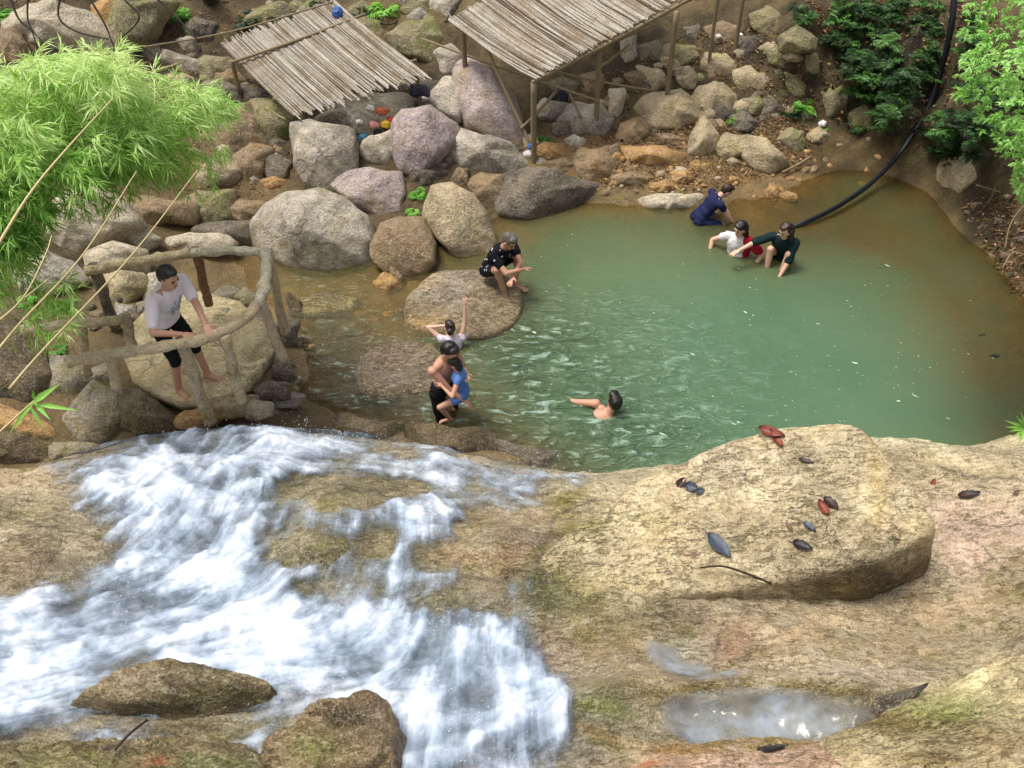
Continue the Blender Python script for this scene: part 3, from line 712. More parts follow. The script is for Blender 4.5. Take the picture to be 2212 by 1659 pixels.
R_([(108,440),(150,410),(230,403),(266,440),(278,482),(232,522),(180,562),(120,562),(103,500)],'pale','large lichened pale boulder hanging over by the lower edge of the bamboo',p=7,k=.5)
R_([(238,500),(290,477),(325,500),(342,515),(312,552),(270,547)],'pale','grey boulder touching the back rail on its left half',p=7)
R_([(178,545),(240,520),(290,540),(285,585),(220,592),(185,580)],'pale','shadowed grey boulder under the left end of the back rail',p=8)
R_([(20,560),(80,540),(130,560),(160,610),(120,650),(40,640)],'grey','grey boulder among ferns at the left edge above the short rail',p=8)
R_([(334,540),(360,515),(410,503),(465,505),(492,525),(482,548),(400,553)],'pale','smooth cream boulder just above the back rail',p=6)
R_([(395,490),(470,478),(548,478),(560,520),(500,540),(420,520)],'dark','dark hollowed rock between the cream boulder and the biggest grey boulder',p=9)
R_([(640,300),(700,285),(700,320),(650,330)],'dark','dark stone tucked behind the tall grey block',p=8)
# -- central pile
R_([(630,268),(665,256),(740,272),(768,300),(772,350),(768,395),(722,418),(660,407),(634,360)],'grey','tall square grey block below the left bamboo roof',p=11,k=.7)
R_([(688,250),(730,215),(790,200),(852,212),(855,270),(800,300),(720,272)],'grey','flat-topped grey boulder strewn with litter',p=9,k=.6)
R_([(770,325),(800,295),(848,280),(856,330),(842,362),(790,352)],'grey','small grey stone wedged below the litter',p=7)
R_([(846,262),(868,236),(925,228),(968,262),(978,310),(945,352),(908,384),(865,378),(848,330)],'lilac','lilac-topped boulder stained brown underneath, right of the litter',p=8,k=.6)
R_([(850,180),(890,168),(945,175),(950,205),(905,220),(860,210)],'dark','low purplish stone at the right end of the left roof',p=8)
R_([(922,205),(958,168),(992,172),(1008,200),(1003,262),(980,278),(945,252)],'grey','grey boulder leaning left against the tallest boulder of the pile',p=7)
R_([(982,200),(988,150),(1020,126),(1062,145),(1092,190),(1124,250),(1140,305),(1122,335),(1060,315),(1003,275)],'lilac','tallest boulder of the pile, grey to purple, below the right roof',p=7,k=.55)
R_([(946,320),(958,290),(1000,281),(1060,294),(1112,315),(1134,350),(1112,385),(1050,377),(1000,372),(958,350)],'grey','wide pitted grey boulder in front of the tallest one',p=7)
R_([(832,72),(870,48),(930,38),(962,80),(942,152),(880,132),(848,112)],'olive','moss-covered boulder between the two bamboo roofs',p=7)
R_([(925,20),(980,-10),(1040,-15),(1050,5),(985,40),(960,90)],'grey','grey-green boulder behind the left edge of the right roof',p=8)
R_([(935,112),(970,95),(1002,120),(1000,165),(955,172)],'grey','small grey boulder resting behind the pile, under a long pole',p=7)
R_([(712,402),(738,370),(800,360),(852,374),(872,420),(868,462),(822,480),(770,452),(740,427)],'lilac','purple-tinged boulder sitting above the biggest grey boulder',p=8)
R_([(551,480),(574,440),(620,411),(690,406),(748,424),(793,465),(808,520),(797,572),(750,600),(690,603),(618,582),(568,547)],'grey','biggest rounded grey boulder, at the stream in front of the pile',p=6,k=.6,thick=.9)
R_([(797,530),(820,480),(860,468),(910,478),(942,525),(942,572),(916,602),(880,609),(838,587),(808,560)],'brown','reddish-brown rounded boulder between two grey ones',p=6,k=.6)
R_([(914,460),(935,403),(975,396),(1022,419),(1057,465),(1072,520),(1062,562),(1020,577),(985,562),(948,520),(923,490)],'tan','egg-shaped tan-grey boulder behind the squatting man',p=6,k=.6)
R_([(1058,440),(1090,385),(1140,360),(1200,368),(1250,388),(1280,400),(1262,430),(1222,466),(1180,490),(1110,487),(1070,472)],'dark','dark purplish boulder at the pool edge, right of the egg-shaped one',p=7,k=.5)
R_([(1008,395),(1040,372),(1085,378),(1098,420),(1065,450),(1020,432)],'brown','small brown boulder wedged behind the dark poolside one',p=8)
R_([(968,396),(988,361),(1010,364),(1014,402),(990,412)],'brown','small pointed stone above the egg-shaped boulder',p=10)
R_([(870,360),(920,350),(960,370),(940,400),(885,400)],'dark','dark stone in the shade behind the small green plant',p=8)
R_([(806,610),(830,585),(858,600),(872,625),(850,645),(815,635)],'orange','small ochre stone at the foot of the reddish-brown boulder',p=9)
R_([(840,560),(872,600),(870,640),(846,630)],'brown','thin brown stone standing in the stream by the flat wet boulder',p=9)
R_([(690,915),(760,900),(850,915),(900,935),(860,962),(740,950),(700,935)],'wetbrown','dark wet rock at the brink in front of the shirtless man',p=9,k=.1,thick=.6)
R_([(870,935),(960,920),(1050,938),(1075,965),(1040,990),(930,985),(880,965)],'wetbrown','dark wet rock under the feet of the shirtless man',p=9,k=.1,thick=.6)
R_([(1072,985),(1100,962),(1150,960),(1200,985),(1230,1008),(1180,1030),(1100,1025)],'dark','black mossy rock at the pool outlet',p=10,k=.2,thick=.6)
R_([(1218,1000),(1250,990),(1290,1010),(1285,1035),(1230,1035)],'wetbrown','small submerged rock right of the black outlet rock',p=9,k=0,thick=.5)
# -- right bank
bank = [
 ([(1218,250),(1250,223),(1300,226),(1327,260),(1312,297),(1240,302)],'grey','rounded grey-brown boulder under the front post of the right hut'),
 ([(1158,240),(1180,215),(1222,222),(1228,255),(1190,265),(1165,258)],'grey','low grey stone behind the front post of the right hut'),
 ([(1378,232),(1420,200),(1470,193),(1507,225),(1512,262),(1470,287),(1410,287),(1383,267)],'tan','big rounded tan boulder right of the pale upright slab'),
 ([(1326,300),(1340,268),(1375,258),(1395,285),(1378,312),(1340,315)],'brown','brown boulder below the pale upright slab'),
 ([(1238,352),(1258,320),(1300,323),(1322,345),(1324,382),(1290,400),(1248,387)],'brown','reddish-brown block left of the long ochre one'),
 ([(1328,330),(1358,317),(1430,313),(1467,330),(1457,357),(1400,364),(1338,354)],'orange','long low ochre block in the middle of the gravel bank'),
 ([(1478,342),(1493,290),(1520,252),(1550,290),(1547,322),(1510,352)],'tan','tan slab tilted up to a point on the gravel bank'),
 ([(1543,317),(1570,288),(1602,298),(1602,337),(1560,357)],'tan','small tan block right of the pointed slab'),
 ([(1596,310),(1620,290),(1657,300),(1692,335),(1707,357),(1660,387),(1628,372),(1603,342)],'tan','large angular grey-tan slab above the hose end'),
 ([(1508,142),(1530,111),(1572,125),(1602,150),(1582,177),(1530,167)],'tan','tan block, left one of a pair high on the right bank'),
 ([(1580,152),(1620,138),(1662,170),(1652,197),(1600,212),(1583,187)],'tan','tan block, right one of a pair high on the right bank'),
 ([(1488,215),(1510,185),(1560,178),(1592,210),(1580,250),(1530,262),(1495,245)],'tan','square block below the pair high on the right bank'),
 ([(1418,120),(1450,95),(1500,98),(1515,125),(1480,148),(1430,145)],'olive','mossy block near the open side of the right hut'),
 ([(1455,150),(1490,142),(1515,170),(1500,200),(1465,195)],'tan','tan block standing left of the pair high on the bank'),
 ([(1632,30),(1660,15),(1692,35),(1690,78),(1650,82),(1632,60)],'olive','mossy square rock at the top of the right bank'),
 ([(1688,75),(1720,55),(1765,80),(1762,110),(1720,115),(1692,100)],'olive','bright mossy rock left of the ferns'),
 ([(1655,110),(1690,85),(1722,105),(1725,140),(1690,148),(1660,138)],'olive','grey rock with a mossy side below the bright mossy one'),
 ([(1750,198),(1790,182),(1828,176),(1832,246),(1790,260),(1755,245)],'olive','square rock thick with yellow moss beside the ferns'),
 ([(1765,90),(1790,70),(1805,110),(1800,165),(1770,160)],'olive','narrow upright mossy stone among the ferns'),
 ([(1678,300),(1700,276),(1736,283),(1740,332),(1714,337)],'olive','small green mossy block at the inner end of the gravel'),
 ([(1680,150),(1715,145),(1745,175),(1735,215),(1695,210)],'olive','mossy stone above the small green plant'),
 ([(1378,430),(1420,418),(1512,420),(1515,455),(1440,462),(1382,456)],'pale','long pale-grey kerb-like slab at the water left of the bather in navy'),
 ([(1855,318),(1885,298),(1925,305),(1930,335),(1890,350),(1860,340)],'orange','yellowish rock awash left of the hose'),
 ([(1653,410),(1665,398),(1680,403),(1682,428),(1668,437),(1654,428)],'orange','upright yellow stone in the shallows above the hose end'),
 ([(1684,420),(1700,412),(1720,418),(1720,438),(1700,441),(1686,434)],'orange','cubic yellow stone in the shallows above the hose end'),
 ([(2053,342),(2080,310),(2110,293),(2167,308),(2174,360),(2112,402),(2067,430),(2053,392)],'tan','large angular boulder under the leafy branch on the right bank'),
 ([(1312,252),(1322,198),(1345,193),(1352,205),(1345,238),(1333,262)],'pale','pale cream slab standing upright on the bank'),
 ([(1338,75),(1372,68),(1380,150),(1345,160)],'grey','grey upright rock inside the right hut'),
 ([(1385,145),(1430,150),(1450,190),(1405,205),(1380,180)],'tan','tan rock beside the right hut\'s back post'),
 ([(1488,355),(1505,345),(1530,355),(1528,375),(1500,375)],'orange','pale orange angular stone at the foot of the pointed slab'),
 ([(1150,320),(1175,305),(1215,312),(1222,340),(1185,352),(1155,345)],'orange','ochre stone near the foot of the leaning pole'),
 ([(1222,300),(1240,290),(1262,300),(1262,322),(1232,322)],'grey','bluish-grey stone below the rounded boulder of the right hut'),
 ([(1290,320),(1330,312),(1335,340),(1300,345)],'brown','brown stone behind the reddish-brown block'),
 ([(1570,250),(1610,240),(1640,265),(1620,290),(1580,285)],'dark','dark stone between the square block and the angular slab'),
 ([(1740,290),(1770,272),(1790,290),(1780,312),(1748,315)],'tan','pale stone carrying green leaves at the head of the shallows'),
 ([(1320,380),(1370,368),(1400,385),(1380,405),(1330,402)],'brown','flat brown stone above the kerb-like slab'),
 ([(1455,372),(1485,365),(1500,385),(1480,400),(1455,395)],'orange','ochre stone above the right half of the kerb-like slab'),
 ([(1405,395),(1440,388),(1455,405),(1430,418),(1405,412)],'orange','ochre stone just behind the kerb-like slab'),
 ([(1195,265),(1225,262),(1240,290),(1215,300),(1192,290)],'dark','dark stone by the foot of the front post'),
 ([(1505,262),(1540,256),(1560,275),(1550,292),(1515,300)],'brown','brown stone behind the pointed slab'),
 ([(1640,215),(1670,205),(1690,235),(1670,265),(1640,250)],'dark','dark stone beside the small green plant'),
 ([(1850,560),(1900,550),(1925,575),(1890,590),(1855,580)],'orange','pale stone under the water right of the squatting woman'),
]
for i, (po, kd, lb) in enumerate(bank):
    R_(po, kd, lb, p=13 if kd in ('tan','olive','orange') else 8, k=.45 if 'awash' not in lb and 'under the water' not in lb else -.05, thick=.8)
TOPS = [([(500,60),(540,20),(600,5),(650,25),(640,60),(560,85)],'olive','mossy boulder behind the upper edge of the left roof, left one'),([(640,20),(690,-20),(740,-15),(735,15),(680,35)],'olive','mossy boulder behind the upper edge of the left roof, right one'),
 ([(740,60),(780,35),(830,45),(835,90),(800,105),(765,90)],'olive','low mossy boulder right beside the top of the left roof'),([(800,115),(840,105),(870,130),(865,165),(825,160)],'olive','mossy stone at the right edge of the left roof'),
 ([(860,20),(900,-10),(940,-5),(935,35),(890,48)],'olive','green boulder at the top edge between the roofs'),([(385,60),(420,35),(460,50),(460,90),(420,105)],'dark','dark boulder beside the trunk above the hollow'),
 ([(520,185),(560,190),(600,215),(580,235),(530,225)],'dark','dark stone under the left side of the left roof'),([(560,-20),(620,-40),(680,-30),(640,5),(580,10)],'olive','mossy boulder cut by the top edge above the left roof'),
 ([(1180,180),(1215,165),(1250,180),(1245,215),(1200,220)],'dark','dark boulder in the shade beneath the right roof'),([(1255,165),(1290,150),(1310,175),(1300,215),(1262,215)],'brown','brown boulder behind the middle post of the right shelter'),
 ([(1350,160),(1385,150),(1410,165),(1395,195),(1360,200)],'brown','brown boulder behind the pale upright slab'),([(1375,100),(1420,85),(1440,110),(1425,140),(1385,140)],'dark','dark rock inside the open side of the right shelter'),
 ([(1515,60),(1560,45),(1600,65),(1600,100),(1545,108)],'brown','flat brown rock at the top, below the white scraps'),([(1600,75),(1640,85),(1650,125),(1610,132),(1590,108)],'dark','dark rock left of the grey rock with a mossy side'),
 ([(1475,60),(1510,50),(1520,80),(1490,95)],'dark','dark rock right of the shelter roof'),([(1725,110),(1765,112),(1770,160),(1735,165)],'olive','mossy stone left of the narrow upright one'),
 ([(1600,215),(1640,205),(1660,230),(1640,255),(1605,245)],'olive','olive stone right of the square block'),([(1835,240),(1880,225),(1910,245),(1890,280),(1845,275)],'olive','olive stone at the foot of the ferny bank'),
 ([(1720,225),(1755,240),(1765,265),(1725,272)],'dark','dark stone under the leafy green plant'),([(1940,230),(1975,215),(2000,240),(1980,275),(1945,265)],'olive','olive stone just left of the hose'),
 ([(1410,290),(1450,288),(1480,300),(1470,318),(1425,315)],'brown','brown stone under the big rounded tan boulder'),([(1180,350),(1220,340),(1245,355),(1235,382),(1195,378)],'brown','brown stone above the dark poolside boulder'),
 ([(1130,300),(1150,285),(1165,310),(1155,335),(1132,335)],'tan','tan stone right of the tallest boulder'),([(455,155),(500,150),(530,175),(510,200),(465,195)],'brown','brown boulder under the left corner of the left roof')]
for po, kd, lb in TOPS: R_(po, kd, lb, p=9, k=.4, thick=.85)
# -- around the lookout
look = [
 ([(302,622),(320,590),(360,586),(384,640),(352,667),(313,652)],'grey','greenish-grey block behind the standing man',9),
 ([(214,602),(240,580),(300,588),(308,622),(280,662),(238,652)],'tan','tan block behind the back rail, left of the greenish one',11),
 ([(250,655),(290,660),(300,690),(270,705),(240,690)],'grey','rubble stone at the foot of the back rail post',10),
 ([(505,742),(560,728),(597,766),(584,792),(530,842),(505,832)],'sand','ochre slab between the two front posts of the lookout',12),
 ([(533,692),(568,688),(574,728),(540,734)],'grey','square grey stone set in the lookout edge',12),
 ([(455,638),(480,618),(510,632),(508,660),(470,668)],'crystal','round cobble mortared behind the lookout, left one',7),
 ([(505,640),(530,622),(560,640),(556,668),(515,670)],'crystal','round cobble mortared behind the lookout, right one',7),
 ([(440,668),(500,665),(550,672),(556,705),(500,718),(445,700)],'crystal','mortared rubble below the two round cobbles',9),
 ([(-20,702),(50,712),(92,755),(117,810),(107,862),(60,905),(-20,895)],'wetbrown','big dark mottled rock at the left edge under the short rail',8),
 ([(96,772),(140,768),(182,790),(203,822),(172,872),(115,862)],'crystal','round speckled rock right of the dark one at the left edge',7),
 ([(128,905),(198,822),(258,848),(276,898),(242,952),(150,968)],'crystal','big pale encrusted rock beside the lookout post',8),
 ([(245,872),(288,833),(340,868),(388,912),(372,934),(300,940),(256,925)],'wetbrown','brown wet rock sloping to the falls below the lookout',8),
 ([(-20,880),(50,892),(110,925),(132,950),(60,962),(-20,930)],'orange','orange-brown rock under the dark mottled one',9),
 ([(-20,925),(55,935),(105,965),(100,1000),(20,1010),(-20,1005)],'wetbrown','low dark rock at the left edge above the falls',9),
 ([(100,960),(160,955),(210,970),(160,995),(100,1000)],'crystal','low pale rock at the brink below the encrusted one',9),
 ([(376,912),(400,888),(440,880),(462,900),(440,925),(392,928)],'orange','yellowish lumpy stone at the foot of the leaning post',10),
 ([(450,875),(490,855),(535,862),(545,895),(500,905),(458,900)],'tan','pinkish-tan stone right of the leaning post',9),
 ([(528,880),(548,862),(580,872),(588,900),(555,910),(532,902)],'crystal','pale stone at the right foot of the lookout',8),
 ([(578,855),(605,845),(640,858),(632,882),(595,884)],'grey','flat grey stone in the shade beside the lookout',8),
 ([(590,700),(615,688),(642,700),(640,740),(612,760),(592,740)],'dark','dark round rock against the right rail post',7),
 ([(595,765),(625,775),(635,810),(610,830),(585,815)],'dark','dark stone in the gap right of the ochre slab',9),
 ([(540,840),(580,822),(612,830),(605,858),(560,865)],'dark','dark stone under the ochre slab',9),
 ([(190,800),(225,785),(250,800),(240,835),(205,830)],'crystal','small pale stone below the front rail\'s left post',9),
 ([(620,640),(650,650),(655,690),(628,695)],'wetbrown','low wet stone behind the right rail post',9),
]
for po, kd, lb, p in look:
    hz_ = .78 if any(w in lb for w in ('sloping to the falls', 'foot of the leaning post', 'right of the leaning post', 'right foot of the lookout', 'ochre slab', 'square grey', 'cobble', 'mortared')) else None
    R_(po, kd, lb, p=p, k=.35, thick=.8, z=hz_)
# -- foreground blocks on the ledge
BSP = [(1180,1270,90,70,'6f6f26',.9),(1250,1130,70,30,'8a8430',.8),(1300,1290,110,50,'8e8344',.7),(1930,1275,150,48,'35240f',1.9),(2030,1225,50,40,'4a3416',1.5),(1830,1290,60,30,'6c5c24',1.),(1830,1275,50,30,'7c6c2c',.8),(1890,1030,22,120,'b79c50',.7),(1990,1140,40,60,'a08a40',.5),(1600,1000,120,50,'e0d2b8',.6),(1420,1120,60,40,'b5a468',.6),(1500,1300,150,40,'a8946c',.6)]  # darkest browns paint wet stone plus shade on the lower right face
M['ochre'] = rock_mat('ochre_boulder_stone', 'c7b68a', 'dccda6', 'd9c7a0', moss=.0, rough=.6, sc=1.3, bands=.25, speck=.85, base_attr='tint', gain=1.55, grain=.4, pits=.65, tf=.12)
def block(poly, ztop, kind, label, h=.6, p=11, sub=7, amp=.035, dz=None, name='boulder', spots=[], base='d3c29a', plane=None, side=None):
    """block with a near-level top: outline given where its top edge lies; dz tilts the top"""
    A = np.array(poly, float)
    zt_ = ztop if dz is None else ztop+np.array(dz)
    W = at(A[:, 0], A[:, 1], zt_)
    if plane is not None:
        Q3 = [at(*q_) for q_ in plane]; nn0 = np.cross(Q3[1]-Q3[0], Q3[2]-Q3[0]); rd = ray(A[:, 0], A[:, 1])
        W = CAM+rd*(((Q3[0]-CAM)@nn0)/(rd@nn0))[:, None]
    C = W.mean(0); C[2] = W[:, 2].min()-h/2
    # top plane fit
    X = np.column_stack([W[:, 0], W[:, 1], np.ones(len(W))]); co = np.linalg.lstsq(X, W[:, 2], rcond=None)[0]
    nt = np.array([-co[0], -co[1], 1.0]); nt /= np.linalg.norm(nt)
    N = [nt]; D = [float(nt@(np.array([C[0], C[1], co[0]*C[0]+co[1]*C[1]+co[2]])-C))]
    px, py = W[:, 0]-C[0], W[:, 1]-C[1]; n = len(px)
    area = sum(px[i]*py[(i+1) % n]-px[(i+1) % n]*py[i] for i in range(n)); sg = 1 if area > 0 else -1
    rr = np.random.default_rng(int(abs(poly[0][0])))
    for i in range(n):
        ex, ey = px[(i+1) % n]-px[i], py[(i+1) % n]-py[i]; l = math.hypot(ex, ey)
        nn = np.array([sg*ey/l, -sg*ex/l, rr.uniform(-.05, .3)]); d = nn[0]*px[i]+nn[1]*py[i]+nn[2]*D[0]*.8
        L_ = np.linalg.norm(nn); N.append(nn/L_); D.append(max(d*1.05+.02, .08)/L_)
    N.append(np.array([0, 0, -1.0])); D.append(h)
    N = np.array(N); D = np.array(D)
    dirs, Fi = ico(sub)
    # squash sampling so that the wide top gets enough vertices
    r = 1/((np.maximum(dirs@N.T/D, 0)**p).sum(1)**(1/p)+1e-6)
    V = C+dirs*r[:, None]
    R = math.sqrt(abs(area)/2/math.pi)
    an = V*np.array([1.0, 1.0, 1.0])
    rot = an[:, 0]*.8-an[:, 1]*.6, an[:, 0]*.6+an[:, 1]*.8
    S = np.column_stack([rot[0]*3, rot[1]*9, an[:, 2]*5])
    V = V+nt*(amp*1.3*fbm(V*1.7, 3, 3)+amp*.9*ridge(S, 4, 9)+.012*fbm(V*16, 3, 8))[:, None]+dirs*(amp*fbm(V*3+7, 3, 6))[:, None]
    return tag(mesh_obj(name, V, Fi, M[kind], loc=C, attrs={'tint': ('FLOAT_COLOR', paint(V, base, spots, .2, desat=.12))}), label, 'boulder')
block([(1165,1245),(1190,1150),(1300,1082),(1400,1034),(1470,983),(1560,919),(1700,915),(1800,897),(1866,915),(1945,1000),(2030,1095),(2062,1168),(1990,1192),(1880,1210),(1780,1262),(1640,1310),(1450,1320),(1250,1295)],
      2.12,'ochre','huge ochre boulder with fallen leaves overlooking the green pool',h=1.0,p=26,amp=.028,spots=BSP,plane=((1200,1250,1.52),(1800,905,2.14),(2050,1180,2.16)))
FSP = [(960,620,70,40,'a39a94',.8),(900,690,60,30,'a07f45',.8),(1070,680,50,40,'5f5434',.9),(900,610,60,20,'a8823c',.6)]
block([(872,660),(905,608),(955,582),(1040,580),(1105,600),(1130,640),(1105,692),(1040,722),(950,718),(890,700)],.09,'ochre','broad flat wet boulder between the squatting man and the girl with raised arm',h=.4,p=9,sub=6,amp=.03,spots=FSP,base='86765a')
block([(765,815),(788,762),(850,737),(922,744),(960,784),(950,832),(880,850),(800,852)],.03,'ochre','flat cracked rock awash in the shallows left of the couple',h=.3,p=9,sub=6,amp=.03,spots=[(850,790,90,50,'84766a',.8)],base='7c6a50')
block([(640,648),(700,630),(770,642),(745,668),(660,675)],.015,'ochre','low mossy slab awash in the stream below the biggest boulder',h=.2,p=9,sub=5,amp=.02,base='7f7440')
block([(45,1572),(120,1530),(210,1468),(320,1430),(430,1426),(530,1444),(590,1480),(600,1515),(540,1530),(430,1522),(310,1535),(200,1562),(110,1585)],2.1,'ochre','long humped mossy rock in the white water at bottom left',h=.55,p=8,amp=.075,base='8a7c5c',
      plane=((80,1570,1.93),(420,1430,2.02),(560,1520,2.04)),spots=[(320,1530,230,26,'4a3e1c',1.5),(480,1510,110,22,'5c5620',1.3),(250,1460,120,20,'9c8c78',.9),(430,1440,120,12,'6c5a24',1.)])
block([(575,1610),(640,1552),(740,1503),(802,1486),(846,1525),(850,1585),(845,1650),(700,1660),(600,1680)],2.3,'ochre','brown cracked rock breaking the white water at the bottom edge',h=.7,p=9,amp=.08,base='8c7654',
      plane=((600,1620,2.12),(800,1490,2.16),(840,1650,2.3)),spots=[(760,1560,50,30,'33280f',1.4),(690,1620,60,30,'77753a',1.1),(820,1530,24,40,'6e5848',1.)])
block([(1775,1602),(1880,1548),(1990,1502),(2100,1452),(2230,1410),(2420,1400),(2450,1800),(1980,1830),(1850,1720)],2.5,'ochre','yellow-green sloping rock in the bottom right corner',h=.8,p=16,amp=.03,base='cdbb8e',
      plane=((1780,1600,2.40),(2212,1430,2.50),(2100,1700,2.98)),spots=[(2060,1530,110,40,'8a9a3c',1.1),(1900,1570,130,34,'8a7a30',1.1),(2150,1480,120,40,'e6d8a2',1.),(2000,1640,140,24,'9a8448',1.),(2150,1590,70,24,'a8854a',.9)])
block([(1335,1680),(1440,1618),(1600,1588),(1780,1604),(1900,1640),(1990,1690),(1900,1830),(1400,1830)],2.5,'ochre','smooth orange-pink rock at the middle of the bottom edge',h=.7,p=12,amp=.02,base='d6b298',
      plane=((1400,1640,2.50),(1900,1640,2.53),(1600,1750,2.85)),spots=[(1450,1622,120,12,'a87a24',1.3),(1650,1600,170,11,'95802a',1.3),(1880,1636,110,12,'b4602a',1.4),(1400,1655,80,16,'cc8450',1.)])
block([(-60,1615),(60,1608),(200,1600),(420,1600),(540,1625),(575,1700),(560,1830),(-60,1830)],2.3,'ochre','low algae-green rock along the bottom left edge',h=.6,p=9,amp=.07,base='7d7048',
      plane=((0,1620,2.18),(500,1620,2.16),(300,1700,2.4)),spots=[(150,1640,150,24,'8a8a3c',1.),(450,1650,90,24,'7d8a48',1.),(330,1645,34,10,'b5562a',1.3),(300,1620,150,10,'5a4a30',1.)])
boulder([(1850,1540),(1900,1505),(1960,1495),(1990,1500),(1930,1535),(1870,1560)],'dark','small black rock at the right end of the trough',p=10,near=True,k=.4)

# filler stones tucked between the named boulders
def surf(vx_, vy_, dflt):
    d = Vector(ray(vx_, vy_)).normalized(); dg = bpy.context.evaluated_depsgraph_get()
    ok, loc_, nr, ix, ob, mt = SC.ray_cast(dg, Vector(CAM), d)
    return (np.array(loc_), np.array(nr)) if ok else (at(vx_, vy_, dflt), np.array([0, 0, 1.0]))
def stone_field(n, area, sizes, kinds, name, label, cat, group, near=False, avoid=None, seed=1):
    rr = np.random.default_rng(seed); out = 0
    A = np.array(area, float)
    while out < n:
        vx_, vy_ = rr.uniform(A[:, 0].min(), A[:, 0].max()), rr.uniform(A[:, 1].min(), A[:, 1].max())
        rx = vx_-A[:, 0].mean()
        if poly_r(A[:, 0]-A[:, 0].mean(), A[:, 1]-A[:, 1].mean(), np.array([math.atan2(vy_-A[:, 1].mean(), rx)]))[0] < math.hypot(rx, vy_-A[:, 1].mean()): continue
        r = rr.uniform(*sizes)**1.0*rr.uniform(.6, 1); kx = rr.uniform(1.0, 1.6)
        m_ = rr.integers(6, 9); ph = np.sort(rr.uniform(0, 2*math.pi, m_)+0)
        ph = np.arange(m_)*2*math.pi/m_+rr.uniform(-.3, .3, m_)
        a0 = rr.uniform(-.5, .5)
        po = []
        for t_ in ph:
            u, v_ = r*kx*math.cos(t_)*rr.uniform(.85, 1.1), r*math.sin(t_)*rr.uniform(.8, 1.1)
            po.append((vx_+u*math.cos(a0)-v_*math.sin(a0), vy_+u*math.sin(a0)+v_*math.cos(a0)))
        boulder(po, kinds[rr.integers(len(kinds))], label, p=rr.choice([8, 11, 14]), k=.3, thick=.9, near=near, sub=3 if r > 9 else 2, name=name, cat=cat, group=group, seed=int(rr.integers(1e6)))
        out += 1
stone_field(26, [(1230,220),(1400,110),(1640,90),(1740,150),(1750,260),(1500,290),(1240,290)], (17,30), ['tan','olive','brown','tan','dark'], 'boulder', 'angular block half buried in the upper right bank', 'boulder', 'half-buried blocks of the upper right bank', seed=21)
stone_field(22, [(330,110),(460,130),(640,250),(630,330),(560,400),(500,430),(420,430),(470,300)], (17,30), ['brown','tan','grey','olive'], 'boulder', 'half-buried boulder between the bamboo and the left roof', 'boulder', 'half-buried boulders beside the left roof', seed=22)
stone_field(16, [(480,40),(740,-30),(960,-20),(940,70),(840,110),(740,50)], (18,32), ['olive','grey','dark'], 'boulder', 'half-buried boulder along the top edge around the roofs', 'boulder', 'half-buried boulders along the top edge', seed=23)
stone_field(46, [(1230,390),(1290,310),(1480,290),(1720,290),(1760,350),(1560,405),(1300,420)], (5,14), ['orange','orange','tan','brown','pale'], 'stone', 'loose ochre stone among many on the gravel bank above the kerb-like slab', 'stone', 'loose ochre stones on the gravel bank', seed=3)
stone_field(60, [(1290,410),(1350,340),(1500,345),(1540,400),(1500,415),(1380,417)], (3.5,7.5), ['orange','orange','pale','brown'], 'stone', 'fist-sized orange stone just behind the kerb-like slab', 'stone', 'fist-sized stones behind the kerb-like slab', seed=4)
stone_field(40, [(1180,230),(1400,90),(1640,80),(1760,140),(1760,260),(1500,300),(1200,300)], (8,20), ['tan','dark','brown','olive'], 'stone', 'shaded rubble stone between the blocks of the upper right bank', 'stone', 'rubble of the upper right bank', seed=5)
stone_field(34, [(300,110),(460,130),(650,260),(640,330),(560,410),(500,440),(400,440),(330,380)], (9,22), ['brown','dark','tan','olive'], 'stone', 'shaded rubble stone between the bamboo and the left roof', 'stone', 'rubble beside the left roof', seed=6)
stone_field(26, [(720,300),(860,360),(1000,370),(1140,370),(1200,350),(1150,300),(960,240),(860,200)], (8,18), ['grey','brown','dark'], 'stone', 'small stone filling a gap in the central boulder pile', 'stone', 'small stones in the central pile', seed=8)
stone_field(22, [(1780,300),(1950,300),(1900,420),(1720,440),(1560,430),(1600,400)], (5,14), ['brown','orange'], 'stone', 'brown stone lying in the clear shallows left of the hose', 'stone', 'stones in the clear shallows', seed=9)
stone_field(20, [(560,840),(640,700),(650,880),(600,905),(470,910)], (5,12), ['grey','dark','tan'], 'stone', 'small stone heaped at the right foot of the lookout', 'stone', 'stones at the foot of the lookout', seed=10)
stone_field(22, [(2060,430),(2212,420),(2230,600),(2180,640),(2140,560)], (6,14), ['brown','dark'], 'stone', 'dark stone on the right shore under the twigs', 'stone', 'dark stones on the right shore', seed=12)
stone_field(18, [(180,560),(330,560),(420,620),(330,700),(200,720),(180,650)], (9,18), ['grey','tan','dark'], 'stone', 'rubble stone under the back rail of the lookout', 'stone', 'rubble under the back rail', seed=13)
stone_field(16, [(640,660),(860,640),(880,720),(780,740),(660,760)], (5,14), ['brown','orange','wetbrown'], 'stone', 'stone under the shallow brown stream left of the flat wet boulder', 'stone', 'stones in the brown stream', seed=14)

